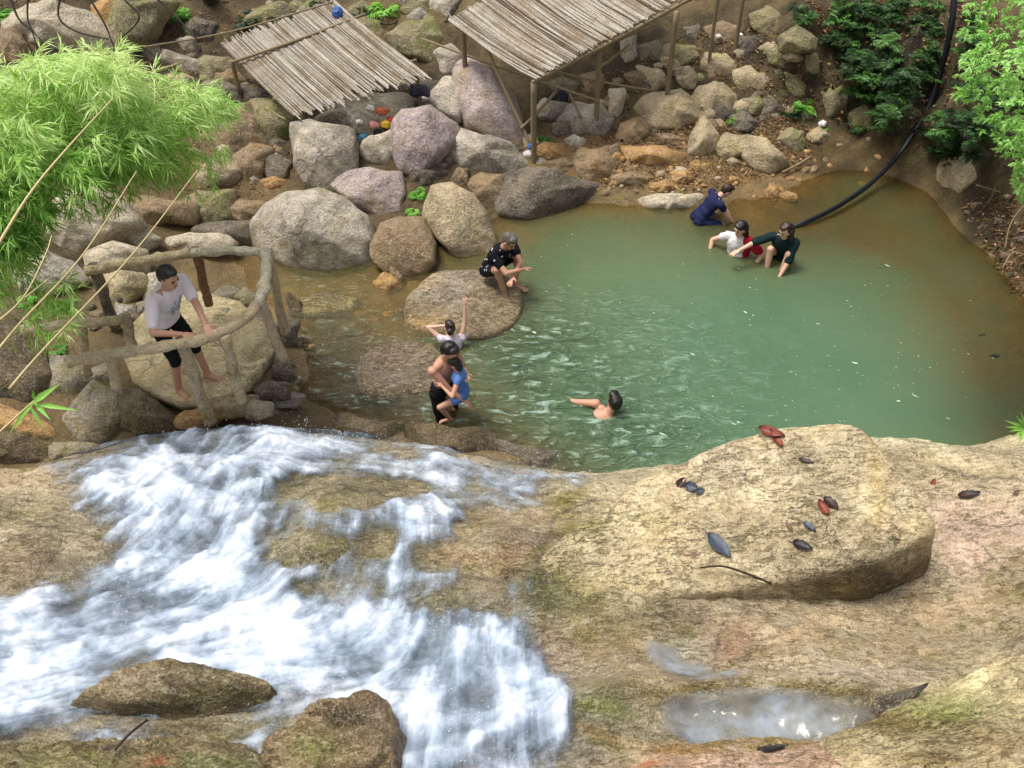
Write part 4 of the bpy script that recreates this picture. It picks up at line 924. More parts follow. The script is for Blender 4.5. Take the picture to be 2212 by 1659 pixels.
# lookout platform
ZD = .9
def platform(poly, ztop, h, mat, name, label, cat):
    A = np.array(poly, float); W = at(A[:, 0], A[:, 1], ztop)
    bm = bmesh.new()
    vs = [bm.verts.new(w) for w in W]; f = bm.faces.new(vs)
    bmesh.ops.triangulate(bm, faces=[f])
    bmesh.ops.subdivide_edges(bm, edges=bm.edges[:], cuts=12, use_grid_fill=True)
    r = bmesh.ops.extrude_face_region(bm, geom=bm.faces[:])
    for v_ in [x for x in r['geom'] if isinstance(x, bmesh.types.BMVert)]: v_.co.z -= h
    bmesh.ops.recalc_face_normals(bm, faces=bm.faces[:])
    V = np.array([v_.co[:] for v_ in bm.verts]); Fl = [[v_.index for v_ in f_.verts] for f_ in bm.faces]; bm.free()
    V = V+np.column_stack([.05*fbm(V*3, 3, 61), .05*fbm(V*3+5, 3, 62), .012*fbm(V*3.3, 4, 63)])
    o = mesh_obj(name, V, Fl, mat); return tag(o, label, cat)
M['decking'] = rock_mat('packed_sand_render', 'cdb98e', 'dac9a2', 'c6ae82', moss=0, rough=.85, sc=1.0, speck=.15)
platform([(262,760),(280,700),(330,650),(430,630),(520,650),(575,700),(590,760),(535,828),(480,856),(430,866),(380,866),(330,848),(290,820)],ZD,.16,M['decking'],'lookout_platform','sandy tan lookout floor under the standing man','platform')
# ------------------------------------------------------------------ log railings of the lookout
def P3(a): return at(a[0], a[1], a[2])
def log(name, pts, rad, mat, parent, n=22, seed=1, seg=12):
    c = resample([P3(p) for p in pts], n)
    rr = np.random.default_rng(seed)
    c = [p+rr.normal(0, .004, 3) for p in c]
    rads = [rad*1.1*(1+.10*math.sin(i*1.3+seed)+.05*rr.normal()+(.22 if i % 9 == 4 else 0)) for i in range(n)]
    V, F_ = tube_mesh(c, rads, seg, .05, seed)
    V = np.array(V); return mesh_obj(name, V, F_, mat, parent=parent)
def post(parent, tx, ty, tz, bx, by, rad, mat, seed=1, name='post', over=.05):
    T = at(tx, ty, tz); d = ray(bx, by); k = T[1]/d[1]; B = CAM+d*k
    c = [T+(T-B)/np.linalg.norm(T-B)*over, T*.66+B*.34+np.array([.008, 0, 0]), T*.33+B*.67-np.array([.008, .0, 0]), B, B+(B-T)/np.linalg.norm(B-T)*.12]
    c = resample(c, 14)
    rr = np.random.default_rng(seed)
    V, F_ = tube_mesh(c, [rad*(1+.07*rr.normal()) for _ in c], 12, .05, seed)
    return mesh_obj(name, np.array(V), F_, mat, parent=parent)
fr = empty('log_railing', at(420,850,ZD), 'rough log railing the man leans on, curving round to the bleached rail', 'railing')
log('rail', [(145,783,1.84),(240,765,1.88),(330,752,1.9),(430,735,1.92),(520,697,1.92),(566,640,1.95)], .048, M['bark'], fr, 34, 2)
log('rail', [(560,655,1.97),(573,600,1.97),(577,545,1.95)], .05, M['palewood'], fr, 14, 3)
post(fr, 240,764,1.86, 250,818, .055, M['bark'], 4)
post(fr, 393,742,1.88, 448,893, .06, M['bark'], 5)
post(fr, 486,733,1.86, 518,850, .052, M['bark'], 6)
post(fr, 564,655,1.9, 606,758, .05, M['bark'], 7)
post(fr, 583,570,1.9, 613,700, .05, M['bark'], 8)
br = empty('log_railing', at(420,640,ZD), 'back log railing behind the standing man, with a red-brown middle post', 'railing')
log('rail', [(186,586,1.7),(300,565,1.75),(415,546,1.8)], .05, M['bark'], br, 20, 9)
log('rail', [(405,547,1.8),(480,541,1.85),(540,543,1.9),(580,550,1.92)], .045, M['palewood'], br, 16, 10)
post(br, 423,545,1.78, 447,640, .05, M['redwood'], 11)
post(br, 203,580,1.7, 245,695, .06, M['dark'], 12)
sr = empty('log_railing', at(180,780,ZD), 'short mossy log railing left of the lookout between the ferns and the dark rock', 'railing')
log('rail', [(45,714,1.7),(160,700,1.72),(272,690,1.74)], .045, M['bark'], sr, 18, 13)
post(sr, 178,700,1.7, 186,790, .045, M['bark'], 14)
post(sr, 272,690,1.72, 285,745, .05, M['bark'], 15)

# ------------------------------------------------------------------ bamboo roofs on poles
def slat_roof(A, B, C_, D, n, parent, seed, rag=.10, width=1.05):
    rr = np.random.default_rng(seed); V, F_, T = [], [], []
    A, B, C_, D = [P3(x) for x in (A, B, C_, D)]
    nrm = np.cross(B-A, D-A); nrm /= np.linalg.norm(nrm); nrm = nrm if nrm[2] > 0 else -nrm
    for i in range(n):
        s = (i+.5)/n+rr.normal(0, .0015)
        a = A+(B-A)*s; d = D+(C_-D)*(s+rr.normal(0, .004))
        u = d-a; L_ = np.linalg.norm(u); u /= L_
        a = a-u*rr.uniform(-.02, rag); d = d+u*(rr.uniform(-rag*.8, rag*.5))
        if rr.random() < .05: d = d-u*rr.uniform(.05, .3)
        w = np.cross(nrm, u); w /= np.linalg.norm(w)
        wd = np.linalg.norm(B-A)/n*.5*width*rr.uniform(.75, 1.1); lift = rr.uniform(0, .014)
        tone = np.clip(.5+.24*rr.normal(), 0, 1)
        o = len(V); m = 6
        for j in range(m+1):
            t_ = j/m; c = a+(d-a)*t_+nrm*(lift+.012*math.sin(t_*7+i)+rr.normal(0, .002))-nrm*.05*math.sin(t_*math.pi)
            c = c+w*rr.normal(0, .002)
            for (q_, h_) in ((-1, -.006), (-.55, .007), (.55, .007), (1, -.006)):
                V.append(c+w*wd*q_+nrm*h_); T.append(np.clip(tone+rr.normal(0, .03), 0, 1))
        for j in range(m):
            for k in range(4):
                k2 = (k+1) % 4
                F_.append((o+j*4+k, o+j*4+k2, o+(j+1)*4+k2, o+(j+1)*4+k))
    return mesh_obj('roof', np.array(V), F_, M['slat'], parent=parent, smooth=False, attrs={'tone': ('FLOAT', T)})
t = NT('split_bamboo'); v = t.coords(False); f = t.attr('tone').outputs['Fac']
c_ = t.ramp(f, [(.0, lin('544838')), (.25, lin('8a8070')), (.5, lin('a8a092')), (1.0, lin('c6c0b2'))])
nz_ = t.noise(v, 3.0, 6, .6, .5); n2_ = t.noise(v, 30, 5, .7)
c_ = t.mix(t.ramp(nz_, [(.45, 0.0), (.65, .7)]), c_, t.mix(1.0, c_, lin('d0b894'), 'MULTIPLY'))
c_ = t.mix(t.ramp(n2_, [(.35, .5), (.55, 0.0)]), c_, t.mix(1.0, c_, lin('6a5d4c'), 'MULTIPLY'))
t.lk(c_, t.b.inputs['Base Color']); t.b.inputs['Roughness'].default_value = .7; M['slat'] = t.m
def pole(parent, a, b, r=.022, mat='pole', name='pole', seed=1, n=10):
    A, B = (P3(a) if len(a) == 3 and a[0] > 50 else np.array(a)), (P3(b) if len(b) == 3 and b[0] > 50 else np.array(b))
    mid = (A+B)/2+np.array([0, 0, -.02]); c = resample([A, mid, B], n)
    V, F_ = tube_mesh(c, [r*(1+.06*math.sin(i*2.1)) for i in range(n)], 8, .04, seed)
    return mesh_obj(name, np.array(V), F_, M[mat], parent=parent)
def hut_post(parent, vx_, vy_, z_, r=.04, seed=1):
    T = at(vx_, vy_, z_); zb_ = float(zfar_s(T[None, :2])[0])-.15
    V, F_ = tube_mesh(resample([T, T*.5+np.array([T[0]+.02, T[1], zb_])*.5, [T[0]+.03, T[1], zb_]], 10), r, 9, .06, seed)
    return mesh_obj('post', np.array(V), F_, M['pole'], parent=parent)
lh = empty('bamboo_shelter', at(700,150,.6), 'low bamboo-slat roof on the left, sagging over the boulders', 'shelter')
slat_roof((480,98,1.30), (728,4,1.85), (932,166,1.30), (642,256,1.02), 92, lh, 5, rag=.15)
pole(lh, (500,135,1.25), (790,30,1.75), .025); pole(lh, (590,215,1.05), (900,130,1.35), .03)
hut_post(lh, 500,130,1.25,.035,1); hut_post(lh, 650,245,1.0,.035,2); hut_post(lh, 900,150,1.3,.035,3)
pole(lh, (575,232,1.0), (618,258,.8), .012, 'cane')
rh = empty('bamboo_shelter', at(1200,150,.8), 'larger bamboo-slat shelter on poles at the top centre', 'shelter')
slat_roof((968,44,1.95), (1330,-150,2.5), (1510,-22,2.25), (1160,170,1.62), 128, rh, 8, rag=.05)
pole(rh, (1150,178,1.56), (1500,-8,2.18), .035); pole(rh, (985,55,1.88), (1155,168,1.56), .03)
hut_post(rh, 1153,178,1.55,.045,4); hut_post(rh, 1297,92,1.85,.04,5); hut_post(rh, 1462,25,2.1,.04,6); hut_post(rh, 1000,60,1.8,.04,7); hut_post(rh,1615,-60,2.3,.035,8)
hut_post(rh, 1555,-30,2.2,.03,9)
pole(rh, (1255,255,.75), (1205,140,1.3), .02); pole(rh, (1240,120,1.7), (1400,60,1.7), .02); pole(rh, (1290,150,1.3), (1360,95,1.7), .018)
def prop(pts, r, label, mat='pole'):
    o = pole(None, pts[0], pts[1], r, mat, 'bamboo_pole'); tag(o, label, 'pole', None); return o
prop([(1048,98,1.75), (1152,325,.42)], .026, 'long bamboo pole leaning from the right roof down to the stones')
prop([(1125,278,.72), (1203,196,1.05)], .022, 'short pale pole crossing the front post of the right shelter')
prop([(912,84,1.45), (1292,218,1.05)], .018, 'long thin pole running under the left corner of the right roof')
prop([(1200,155,1.35), (1412,196,.95)], .018, 'thin pole lying from the right roof corner towards the tan boulder')
prop([(1690,372,.14), (1752,338,.22)], .018, 'thin stick lying beside the angular slab at the shallows')

def crumple(vx_, vy_, z, rx, ry, mat, name, label, cat, seed, p=5, amp=.25):
    z = float(surf(vx_, vy_, z)[0][2])+.02
    rr = np.random.default_rng(seed); m_ = 9
    po = [(vx_+rx*math.cos(a)*rr.uniform(.7, 1.15), vy_+ry*math.sin(a)*rr.uniform(.7, 1.15)) for a in np.arange(m_)*2*math.pi/m_]
    boulder(po, mat, label, p=p, z=z, amp=amp, sub=4, name=name, cat=cat, seed=seed, thick=.5)
for k_, c_ in (('bag_orange','c0623a'),('bag_yellow','d9b43a'),('bag_pink','cf8f8a'),('bag_blue','4f93a8'),('bag_white','d8d8d6'),('scrap_dark','2a2c3c'),('scrap_red','b03a38'),('tinned','3c63a0'),('clothblack','141826')):
    M[k_] = plain(k_, c_, .45, .4, .4, 20, .01)
def on_rock(vx_, vy_):
    return None
TR = [(822,238,14,7,'bag_orange','crumpled orange wrapper on the flat-topped boulder'),(832,268,11,9,'bag_yellow','crumpled yellow bag on the flat-topped boulder'),
 (806,268,9,7,'bag_pink','pink scrap of plastic beside the yellow bag'),(783,295,12,9,'bag_blue','blue plastic bag at the left end of the litter'),
 (800,232,10,6,'bag_white','white scrap left of the orange wrapper'),(843,258,5,7,'scrap_red','small red scrap right of the yellow bag'),
 (775,262,8,5,'bag_white','pale scrap above the blue plastic bag'),(815,285,12,5,'scrap_dark','dark rag below the pink scrap')]
for i, (a, b, rx, ry, mt, lb) in enumerate(TR):
    crumple(a, b, 1.02, rx, ry, mt, 'litter', lb, 'litter', 40+i)
crumple(905, 195, 1.02, 26, 12, 'scrap_dark', 'rag', 'dark wet rag draped over the stone at the right end of the left roof', 'rag', 60)
crumple(912, 212, 1.0, 12, 5, 'bag_white', 'rag', 'white strip of cloth below the dark wet rag', 'rag', 61)
crumple(1207, 212, 1.0, 16, 24, 'clothblack', 'cloth', 'dark blue cloth hanging from a pole under the right roof', 'cloth', 62)
crumple(1146, 332, .42, 13, 9, 'bag_white', 'plastic_cup', 'whitish plastic scrap at the foot of the leaning pole', 'litter', 63)
crumple(1145, 316, .45, 5, 9, 'tinned', 'bottle', 'small bottle with a blue cap by the foot of the leaning pole', 'bottle', 64)
crumple(1778, 268, .42, 9, 7, 'bag_white', 'litter', 'white scrap at the head of the shallows beside the mossy square rock', 'litter', 65)
crumple(1552, 78, 1.35, 7, 4, 'bag_white', 'litter', 'white scrap in the shade right of the right roof', 'litter', 66)
crumple(1600, 75, 1.35, 6, 3, 'bag_white', 'litter', 'smaller white scrap further right in the shade of the roof', 'litter', 67)
crumple(728, 25, 1.9, 9, 12, 'tinned', 'tarpaulin_scrap', 'blue tarpaulin scrap at the top corner of the left roof', 'litter', 68)
# wire hoop
V, F_ = tube_mesh([at(838+22*math.cos(a), 40+13*math.sin(a), 1.3) for a in np.linspace(0, 2*math.pi, 28)], .012, 6)
tag(mesh_obj('hoop', np.array(V), F_, M['twig']), 'thin round hoop lying in the grass above the left roof', 'hoop')
# cable
V, F_ = tube_mesh(resample([at(310,102,2.6), at(500,68,2.5), at(720,4,2.9)], 20), .011, 6)
tag(mesh_obj('cable', np.array(V), F_, M['pole']), 'thin cable stretched across the dark hollow to the left roof', 'cable')

# ------------------------------------------------------------------ hose
hz = empty('hose', at(1850,420,.1), 'thick black-blue hose curving from the undergrowth down into the pool', 'hose')
HP = [(1690,500,-.05),(1740,480,.05),(1800,451,.1),(1870,405,.15),(1932,345,.3),(1978,278,.6),(2003,235,.8),(2026,170,1.2),(2045,100,1.7),(2056,40,2.1),(2062,-30,2.5)]
for dx, dz_, mt, r_ in ((0, 0, 'pipe', .036), (9, .03, 'pipe_blue', .024)):
    c = resample([at(a+dx*.6, b-dx*.5, z_+dz_) for a, b, z_ in HP], 60)
    V, F_ = tube_mesh(c, r_, 10, .03); mesh_obj('pipe', np.array(V), F_, M[mt], parent=hz)

# ------------------------------------------------------------------ foliage
def unit(a): return a/np.maximum(np.linalg.norm(a, axis=-1, keepdims=True), 1e-9)
def leaves_mesh(B, D_, N_, L_, W_, tone, droop=.15):
    """one curved, folded leaf per row"""
    B, D_, N_ = np.asarray(B), unit(np.asarray(D_)), np.asarray(N_)
    S = unit(np.cross(D_, N_)); N_ = unit(np.cross(S, D_)); L_ = np.asarray(L_)[:, None]; W_ = np.asarray(W_)[:, None]
    dr = np.array([0, 0, -1.0])*L_*droop
    m1 = B+D_*L_*.38+dr*.2; tip = B+D_*L_+dr
    fold = N_*W_*.25
    V = np.stack([B, m1+S*W_*.5+fold, m1-fold*.3, m1-S*W_*.5+fold, tip], 1).reshape(-1, 3)
    n = len(B); o = np.arange(n)[:, None]*5
    F_ = np.concatenate([o+np.array([[0, 1, 2]]), o+np.array([[0, 2, 3]]), o+np.array([[1, 4, 2]]), o+np.array([[2, 4, 3]])], 0)
    T = np.repeat(np.asarray(tone), 5)
    return V, F_, T
def in_poly(px, py, A):
    ins = np.zeros(len(px), bool); n = len(A); j = n-1
    for i in range(n):
        xi, yi, xj, yj = A[i][0], A[i][1], A[j][0], A[j][1]
        c = ((yi > py) != (yj > py)) & (px < (xj-xi)*(py-yi)/(yj-yi+1e-12)+xi); ins ^= c; j = i
    return ins
def sample_poly(A, n, rr):
    A = np.array(A, float); out = np.zeros((0, 2))
    while len(out) < n:
        c = np.column_stack([rr.uniform(A[:, 0].min(), A[:, 0].max(), n*2), rr.uniform(A[:, 1].min(), A[:, 1].max(), n*2)])
        out = np.vstack([out, c[in_poly(c[:, 0], c[:, 1], A)]])
    return out[:n]
def sprigs(C_, A_, k, L_, W_, rr, spread=.9, tone=None, droop=.25, tl=.12):
    """k leaves fanned round each sprig centre C_ with axis A_"""
    n = len(C_); A_ = unit(A_)
    B = np.repeat(C_, k, 0); AX = np.repeat(A_, k, 0)
    along = rr.uniform(0, 1, n*k)[:, None]
    B = B+AX*along*L_*.9
    d = unit(AX+rr.normal(0, spread, (n*k, 3))*np.array([1, 1, .6]))
    N_ = unit(np.array([0, 0, 1.0])+rr.normal(0, .45, (n*k, 3)))
    tn = (np.repeat(tone, k)+rr.normal(0, tl, n*k))
    return B, d, N_, L_*rr.uniform(.55, 1.15, n*k), W_*rr.uniform(.7, 1.2, n*k), np.clip(tn, 0, 1)
def foliage(name, parent, poly, t_of, n, k, L_, W_, mat, seed, axis=(0.3, -.3, -.3), layer=1.0, spread=.9, tone_f=None, cut=-.28, loc=None, cs=3.0):
    rr = np.random.default_rng(seed)
    c = sample_poly(poly, n, rr)
    t0 = t_of(c[:, 0], c[:, 1]); tt = t0+rr.exponential(layer*.5, n)
    P_ = atd(c[:, 0], c[:, 1], tt)
    # clumping: drop sprigs where a coarse noise is low and push others
    nz = fbm(P_*cs, 3, seed); keep = nz > cut; P_ = P_-(ray(c[:, 0], c[:, 1])*.55*nz[:, None])
    P_, c, tt, t0, nz = P_[keep], c[keep], tt[keep], t0[keep], nz[keep]
    n = len(P_)
    ax = np.array(axis)+rr.normal(0, .55, (n, 3))
    tone = np.clip(.55+nz*.9, 0, 1) if tone_f is None else np.clip(tone_f(c[:, 0], c[:, 1])+nz*.6, 0, 1)
    V, F_, T = leaves_mesh(*sprigs(P_, ax, k, L_, W_, rr, spread, tone)[:5], sprigs(P_, ax, k, L_, W_, np.random.default_rng(seed+1), spread, tone)[5], droop=.25)
    return mesh_obj(name, V, F_, mat, parent=parent, loc=loc, smooth=False, attrs={'tone': ('FLOAT', T)})

BP = [(-60,165),(0,145),(60,122),(110,108),(150,115),(200,108),(250,112),(280,140),(330,152),(370,172),(420,182),(455,202),(478,235),(440,262),(395,285),(415,325),(390,350),(350,368),(295,372),(250,385),(190,390),(125,395),(95,450),(50,530),(0,570),(-60,600)]
bam = empty('bamboo', at(-60,760,.9), 'feathery light green bamboo clump filling the left side above the lookout', 'bamboo')
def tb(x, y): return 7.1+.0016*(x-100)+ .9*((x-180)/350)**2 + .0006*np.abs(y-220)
tone_b = lambda x, y: 1.0-.0027*(y-110)+.0*x  # lit top and shaded bottom of the clump painted into the leaf tone
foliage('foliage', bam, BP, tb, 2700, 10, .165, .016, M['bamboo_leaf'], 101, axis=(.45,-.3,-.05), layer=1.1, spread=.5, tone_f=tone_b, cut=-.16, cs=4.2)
for i, (po, nn) in enumerate([([(420,330),(500,300),(440,420),(360,400)],40),([(110,395),(330,385),(240,440),(130,450)],70),([(-40,540),(80,470),(50,600),(-40,660)],130),([(60,590),(150,600),(160,690),(80,740),(40,690)],90),([(440,180),(505,225),(480,260),(420,230)],70)]):
    foliage('foliage', bam, po, lambda x, y: tb(x, y)+.2, nn, 8, .13, .012, M['bamboo_leaf'], 120+i, axis=(.3,-.2,-.4), layer=.4, spread=.5, tone_f=lambda x, y: .45+0*x)
# arching canes inside the clump
for i in range(16):
    rr = np.random.default_rng(200+i); ex, ey = rr.uniform(60, 430), rr.uniform(120, 380)
    c = resample([atd(-120, 520+rr.uniform(-80, 120), 7.9), atd(-20+ex*.35, ey*.6+170, 7.9), atd(ex, ey, 7.7+rr.uniform(0, .5))], 16)
    V, F_ = tube_mesh(c, np.linspace(.012, .004, 16), 6); mesh_obj('cane', np.array(V), F_, M['cane'], parent=bam)
# bare pale canes crossing in front
def cane(pts, r0, r1, label, name='bamboo_cane'):
    c = resample([atd(*p) for p in pts], 20); V, F_ = tube_mesh(c, np.linspace(r0, r1, 20), 8, .03)
    tag(mesh_obj(name, np.array(V), F_, M['cane']), label, 'cane')
cane([(-40,590,4.6),(60,425,4.9),(150,315,5.2),(245,212,5.5)], .009, .004, 'bare pale cane rising from the left edge across the middle of the bamboo')
cane([(-60,830,4.6),(33,710,4.8),(177,553,5.1),(295,370,5.4)], .008, .003, 'bare pale cane ending just above the lichened boulder')
cane([(20,840,4.9),(93,756,5.0),(283,553,5.3),(427,367,5.6)], .008, .003, 'longest bare cane, passing in front of the back rail')
cane([(-20,708,4.7),(50,643,4.8),(97,553,4.9),(112,508,5.0)], .006, .003, 'short steep cane beside the lower fringe of bamboo')
cane([(50,646,4.9),(80,622,4.95),(107,600,5.0)], .004, .002, 'very short cane forking low at the left')
cane([(-30,960,3.9),(30,905,4.0),(85,855,4.1)], .006, .003, 'thin green-yellow stem at the left edge carrying long leaf blades')
rr = np.random.default_rng(77)
S0 = atd(80, 862, 4.1)
bl = [((130,822),.022,.9),((172,882),.016,.8),((70,840),.012,.7),((40,905),.014,.8),((108,905),.016,.7),((15,935),.014,.7),((95,925),.012,.6)]
B = np.array([S0+(atd(60, 880, 4.05)-S0)*rr.uniform(0, 1) for _ in bl]); T_ = np.array([atd(x, y, 4.05) for (x, y), _, _ in bl])
V, F_, T = leaves_mesh(B, T_-B, np.array([[.2, -.6, .8]]*len(bl)), np.linalg.norm(T_-B, axis=1), np.array([b[1]*1.5 for b in bl]), np.array([b[2] for b in bl]), .08)
tag(mesh_obj('bamboo_shoot', V, F_, M['bright_leaf'], smooth=False, attrs={'tone': ('FLOAT', T)}), 'spray of long green blades hanging over the dark rock at the left edge', 'leaves')
B0 = atd(2215, 925, 5.4); tg = [(2170,905),(2180,930),(2195,895),(2185,945),(2205,885),(2200,960),(2172,920)]
T_ = np.array([atd(x, y, 5.3) for x, y in tg]); B = np.repeat(B0[None], len(tg), 0)
V, F_, T = leaves_mesh(B, T_-B, np.array([[0, -.5, .8]]*len(tg)), np.linalg.norm(T_-B, axis=1), np.full(len(tg), .022), np.full(len(tg), .8), .05)
tag(mesh_obj('grass_tuft', V, F_, M['bright_leaf'], smooth=False, attrs={'tone': ('FLOAT', T)}), 'small tuft of pale blades at the right edge above the slab', 'grass tuft')

# leafy branch of the tree on the right
tr_ = empty('leafy_tree', at(2350,420,.9), 'light green small-leaved tree reaching in from the right edge', 'tree')
TP = [(2075,-20),(2100,40),(2075,75),(2120,95),(2060,115),(2085,150),(2050,175),(2075,215),(2130,225),(2110,270),(2150,300),(2160,335),(2190,345),(2215,380),(2300,420),(2300,-40),(2120,-40)]
foliage('foliage', tr_, TP, lambda x, y: 7.6+.001*np.abs(x-2200)+0*y, 900, 12, .052, .022, M['tree_leaf'], 301, axis=(-.5,-.3,.2), layer=.7, spread=.8, tone_f=lambda x, y: .68+0*x)
foliage('foliage', tr_, [(2185,350),(2300,340),(2300,470),(2215,440),(2190,400)], lambda x, y: 8.0+0*x, 130, 12, .05, .022, M['tree_leaf'], 302, axis=(-.3,-.3,-.2), layer=.4, spread=.8, tone_f=lambda x, y: .5+0*x)
for i in range(12):
    rr = np.random.default_rng(320+i); ex, ey = rr.uniform(2080, 2200), rr.uniform(0, 400)
    c = resample([atd(2380, 420, 8.6), atd(2300, 200+ey*.4, 8.4), atd(ex, ey, 8.1)], 14)
    V, F_ = tube_mesh(c, np.linspace(.03, .006, 14), 6); mesh_obj('branch', np.array(V), F_, M['twig'], parent=tr_)
V, F_ = tube_mesh(resample([at(2380,470,.5), atd(2390,430,8.9), atd(2370,150,8.3), atd(2340,-80,8.0)], 14), np.linspace(.11, .06, 14), 10, .06)
mesh_obj('trunk', np.array(V), F_, M['trunk'], parent=tr_)
# dead twigs on the right shore
dt = empty('dead_branch', at(2212,480,.3), 'tangle of bare dead twigs below the leafy tree on the right shore', 'branch')
for i, (a, b, c2) in enumerate([((2110,400,.75),(2160,415,.6),(2230,432,.6)),((2120,505,.25),(2160,455,.5),(2225,380,.9)),((2170,540,.2),(2185,480,.5),(2230,420,.8)),((2150,470,.3),(2190,440,.5),(2230,450,.6)),((2165,580,.2),(2190,545,.35),(2230,560,.4)),((2180,600,.2),(2200,570,.3),(2235,500,.6)),((2130,440,.4),(2140,430,.5),(2150,405,.7))]):
    V, F_ = tube_mesh(resample([P3(a), P3(b), P3(c2)], 12), np.linspace(.012, .007, 12), 6, .1, i); mesh_obj('twig', np.array(V), F_, M['twig' if i % 2 else 'pole'], parent=dt)

# ferns and undergrowth
def fern(vx_, vy_, rpx, label, seed, mat='fern_leaf', tone=.4, group=None, name='fern', z=None, nf=11, near=False):
    rr = np.random.default_rng(seed); G = ground_at(vx_, vy_+rpx*.5, near)
    if z is not None: G = at(vx_, vy_, z)
    dep = (G-CAM)@FWD; R = rpx*dep/FV
    Bs, Ds, Ns, Ls, Ws, Ts = [], [], [], [], [], []
    for i in range(nf):
        th = rr.uniform(0, 2*math.pi); el = rr.uniform(.35, 1.1); d = np.array([math.cos(th)*math.cos(el), math.sin(th)*math.cos(el), math.sin(el)])
        L0 = R*rr.uniform(.8, 1.35); tn = tone+rr.normal(0, .18)
        for j in range(11):
            s = (j+1)/11; p_ = G+d*L0*s+np.array([0, 0, -1])*L0*.55*s*s
            side = unit(np.cross(d, [0, 0, 1.0]))
            for sg in (-1, 1):
                Bs.append(p_); Ds.append(side*sg+d*.5+np.array([0, 0, -.25])+rr.normal(0, .12, 3)); Ns.append(np.array([0, 0, 1.0])+rr.normal(0, .2, 3))
                Ls.append(L0*.34*math.sin(math.pi*min(1, s*.85+.18))+.01); Ws.append(L0*.085); Ts.append(np.clip(tn, 0, 1))
    V, F_, T = leaves_mesh(Bs, Ds, Ns, Ls, Ws, Ts, .2)
    o = mesh_obj(name, V, F_, M[mat], smooth=False, loc=G, attrs={'tone': ('FLOAT', T)}); tag(o, label, 'plant' if name != 'fern' else 'fern', group)
rr = np.random.default_rng(5)
FP = sample_poly([(1790,60),(1820,-10),(2110,-10),(2110,120),(2090,230),(2130,290),(2100,340),(2010,320),(1985,210),(1920,250),(1850,262),(1832,160),(1780,60),(1720,30),(1710,-10)], 190, rr)
HC_ = np.array(resample([(a, b, 0) for a, b, _ in HP], 60))
for i, (a, b) in enumerate(FP):
    if np.hypot(HC_[:, 0]-a, HC_[:, 1]-b).min() < 34: continue
    fern(a, b, rr.uniform(20, 44), 'dark green fern among many on the shaded bank around the hose', 400+i, tone=rr.uniform(-.1, 1.0), group='ferns on the shaded bank')
for i, (a, b, r_, tn, lb, mt) in enumerate([(1735,215,34,.5,'leafy green plant between the mossy square rock and the tan blocks','bright_leaf'),(1590,240,30,.3,'small dark green plant beside the square tan block','bright_leaf'),
   (1705,235,26,.2,'low plant left of the leafy green one on the right bank','fern_leaf'),(905,410,26,.5,'small bright green plant growing in the middle of the boulder pile','bright_leaf'),(893,450,20,.8,'yellow-green seedling just below the bright plant in the boulder pile','bright_leaf'),
   (385,20,34,.4,'green shrub above the dark hollow at the top','bright_leaf'),(410,45,26,.2,'darker green shrub lower beside the dark hollow','bright_leaf'),(830,5,44,.7,'grassy clump at the top between the two roofs','bright_leaf'),(780,20,36,.2,'dark leafy shrub at the top right of the left roof','fern_leaf'),
   (1170,295,22,.2,'small dark plant behind the front post of the right shelter','bright_leaf'),(1783,275,8,.9,'pale green leaf on the pale stone at the head of the shallows','bright_leaf'),(1255,383,10,.9,'small light green leaf beside the reddish-brown block','bright_leaf'),
   (2010,275,44,.15,'dark fern hanging over the pool end beside the hose','fern_leaf'),(2045,265,36,.3,'fern right of the hose above the right shore','fern_leaf'),(60,640,40,.5,'fern at the left edge above the short rail','bright_leaf'),(130,650,34,.4,'green frond cluster left of the dark rail post','bright_leaf'),(125,745,30,.4,'green plant under the short rail','bright_leaf'),
   (20,20,40,.5,'yellowish grass at the top left corner','bright_leaf'),(620,30,60,.1,'dark green scrub above the left roof','fern_leaf'),(540,30,55,.15,'dark green scrub right of the dark trunk','fern_leaf'),(700,-5,50,.1,'dark scrub at the top edge above the left roof','fern_leaf')]):
    fern(a, b, r_, lb, 500+i, mat=mt, tone=tn, name='plant' if mt != 'fern_leaf' else 'fern', nf=14)
for i, (a, b) in enumerate(sample_poly([(2075,150),(2230,150),(2240,300),(2180,300),(2110,290)], 22, np.random.default_rng(8))):
    fern(a, b, 34, 'dark fern behind the leafy branch above the right shore', 700+i, tone=.1+.5*((i*7) % 10)/10, group='ferns above the right shore')
# dark trunk at the top
tk = empty('tree', ground_at(480,110), 'dark leaning tree trunk standing above the left roof', 'tree')
V, F_ = tube_mesh(resample([ground_at(482,105)-np.array([0, 0, .2]), atd(478,85,16.2), atd(462,30,15.4), atd(440,-60,14.6)], 14), np.linspace(.17, .12, 14), 12, .08)
mesh_obj('trunk', np.array(V), F_, M['trunk'], parent=tk)
for i, pts in enumerate([[(20,-10),(40,40),(70,70),(80,110)],[(130,-10),(128,40),(170,70),(235,85)],[(190,-10),(230,60),(255,130)],[(330,-10),(370,25),(430,90)],[(270,0),(300,40),(255,90)],[(60,-10),(62,50),(95,95)]]):
    V, F_ = tube_mesh(resample([atd(a, b, 8.5+.1*i) for a, b in pts], 16), np.linspace(.012, .006, 16), 6, .1)
    tag(mesh_obj('bare_twig', np.array(V), F_, M['twig']), 'thin dark bare twig hanging in front of the pale corner boulder', 'twig', 'bare twigs in front of the pale corner boulder')

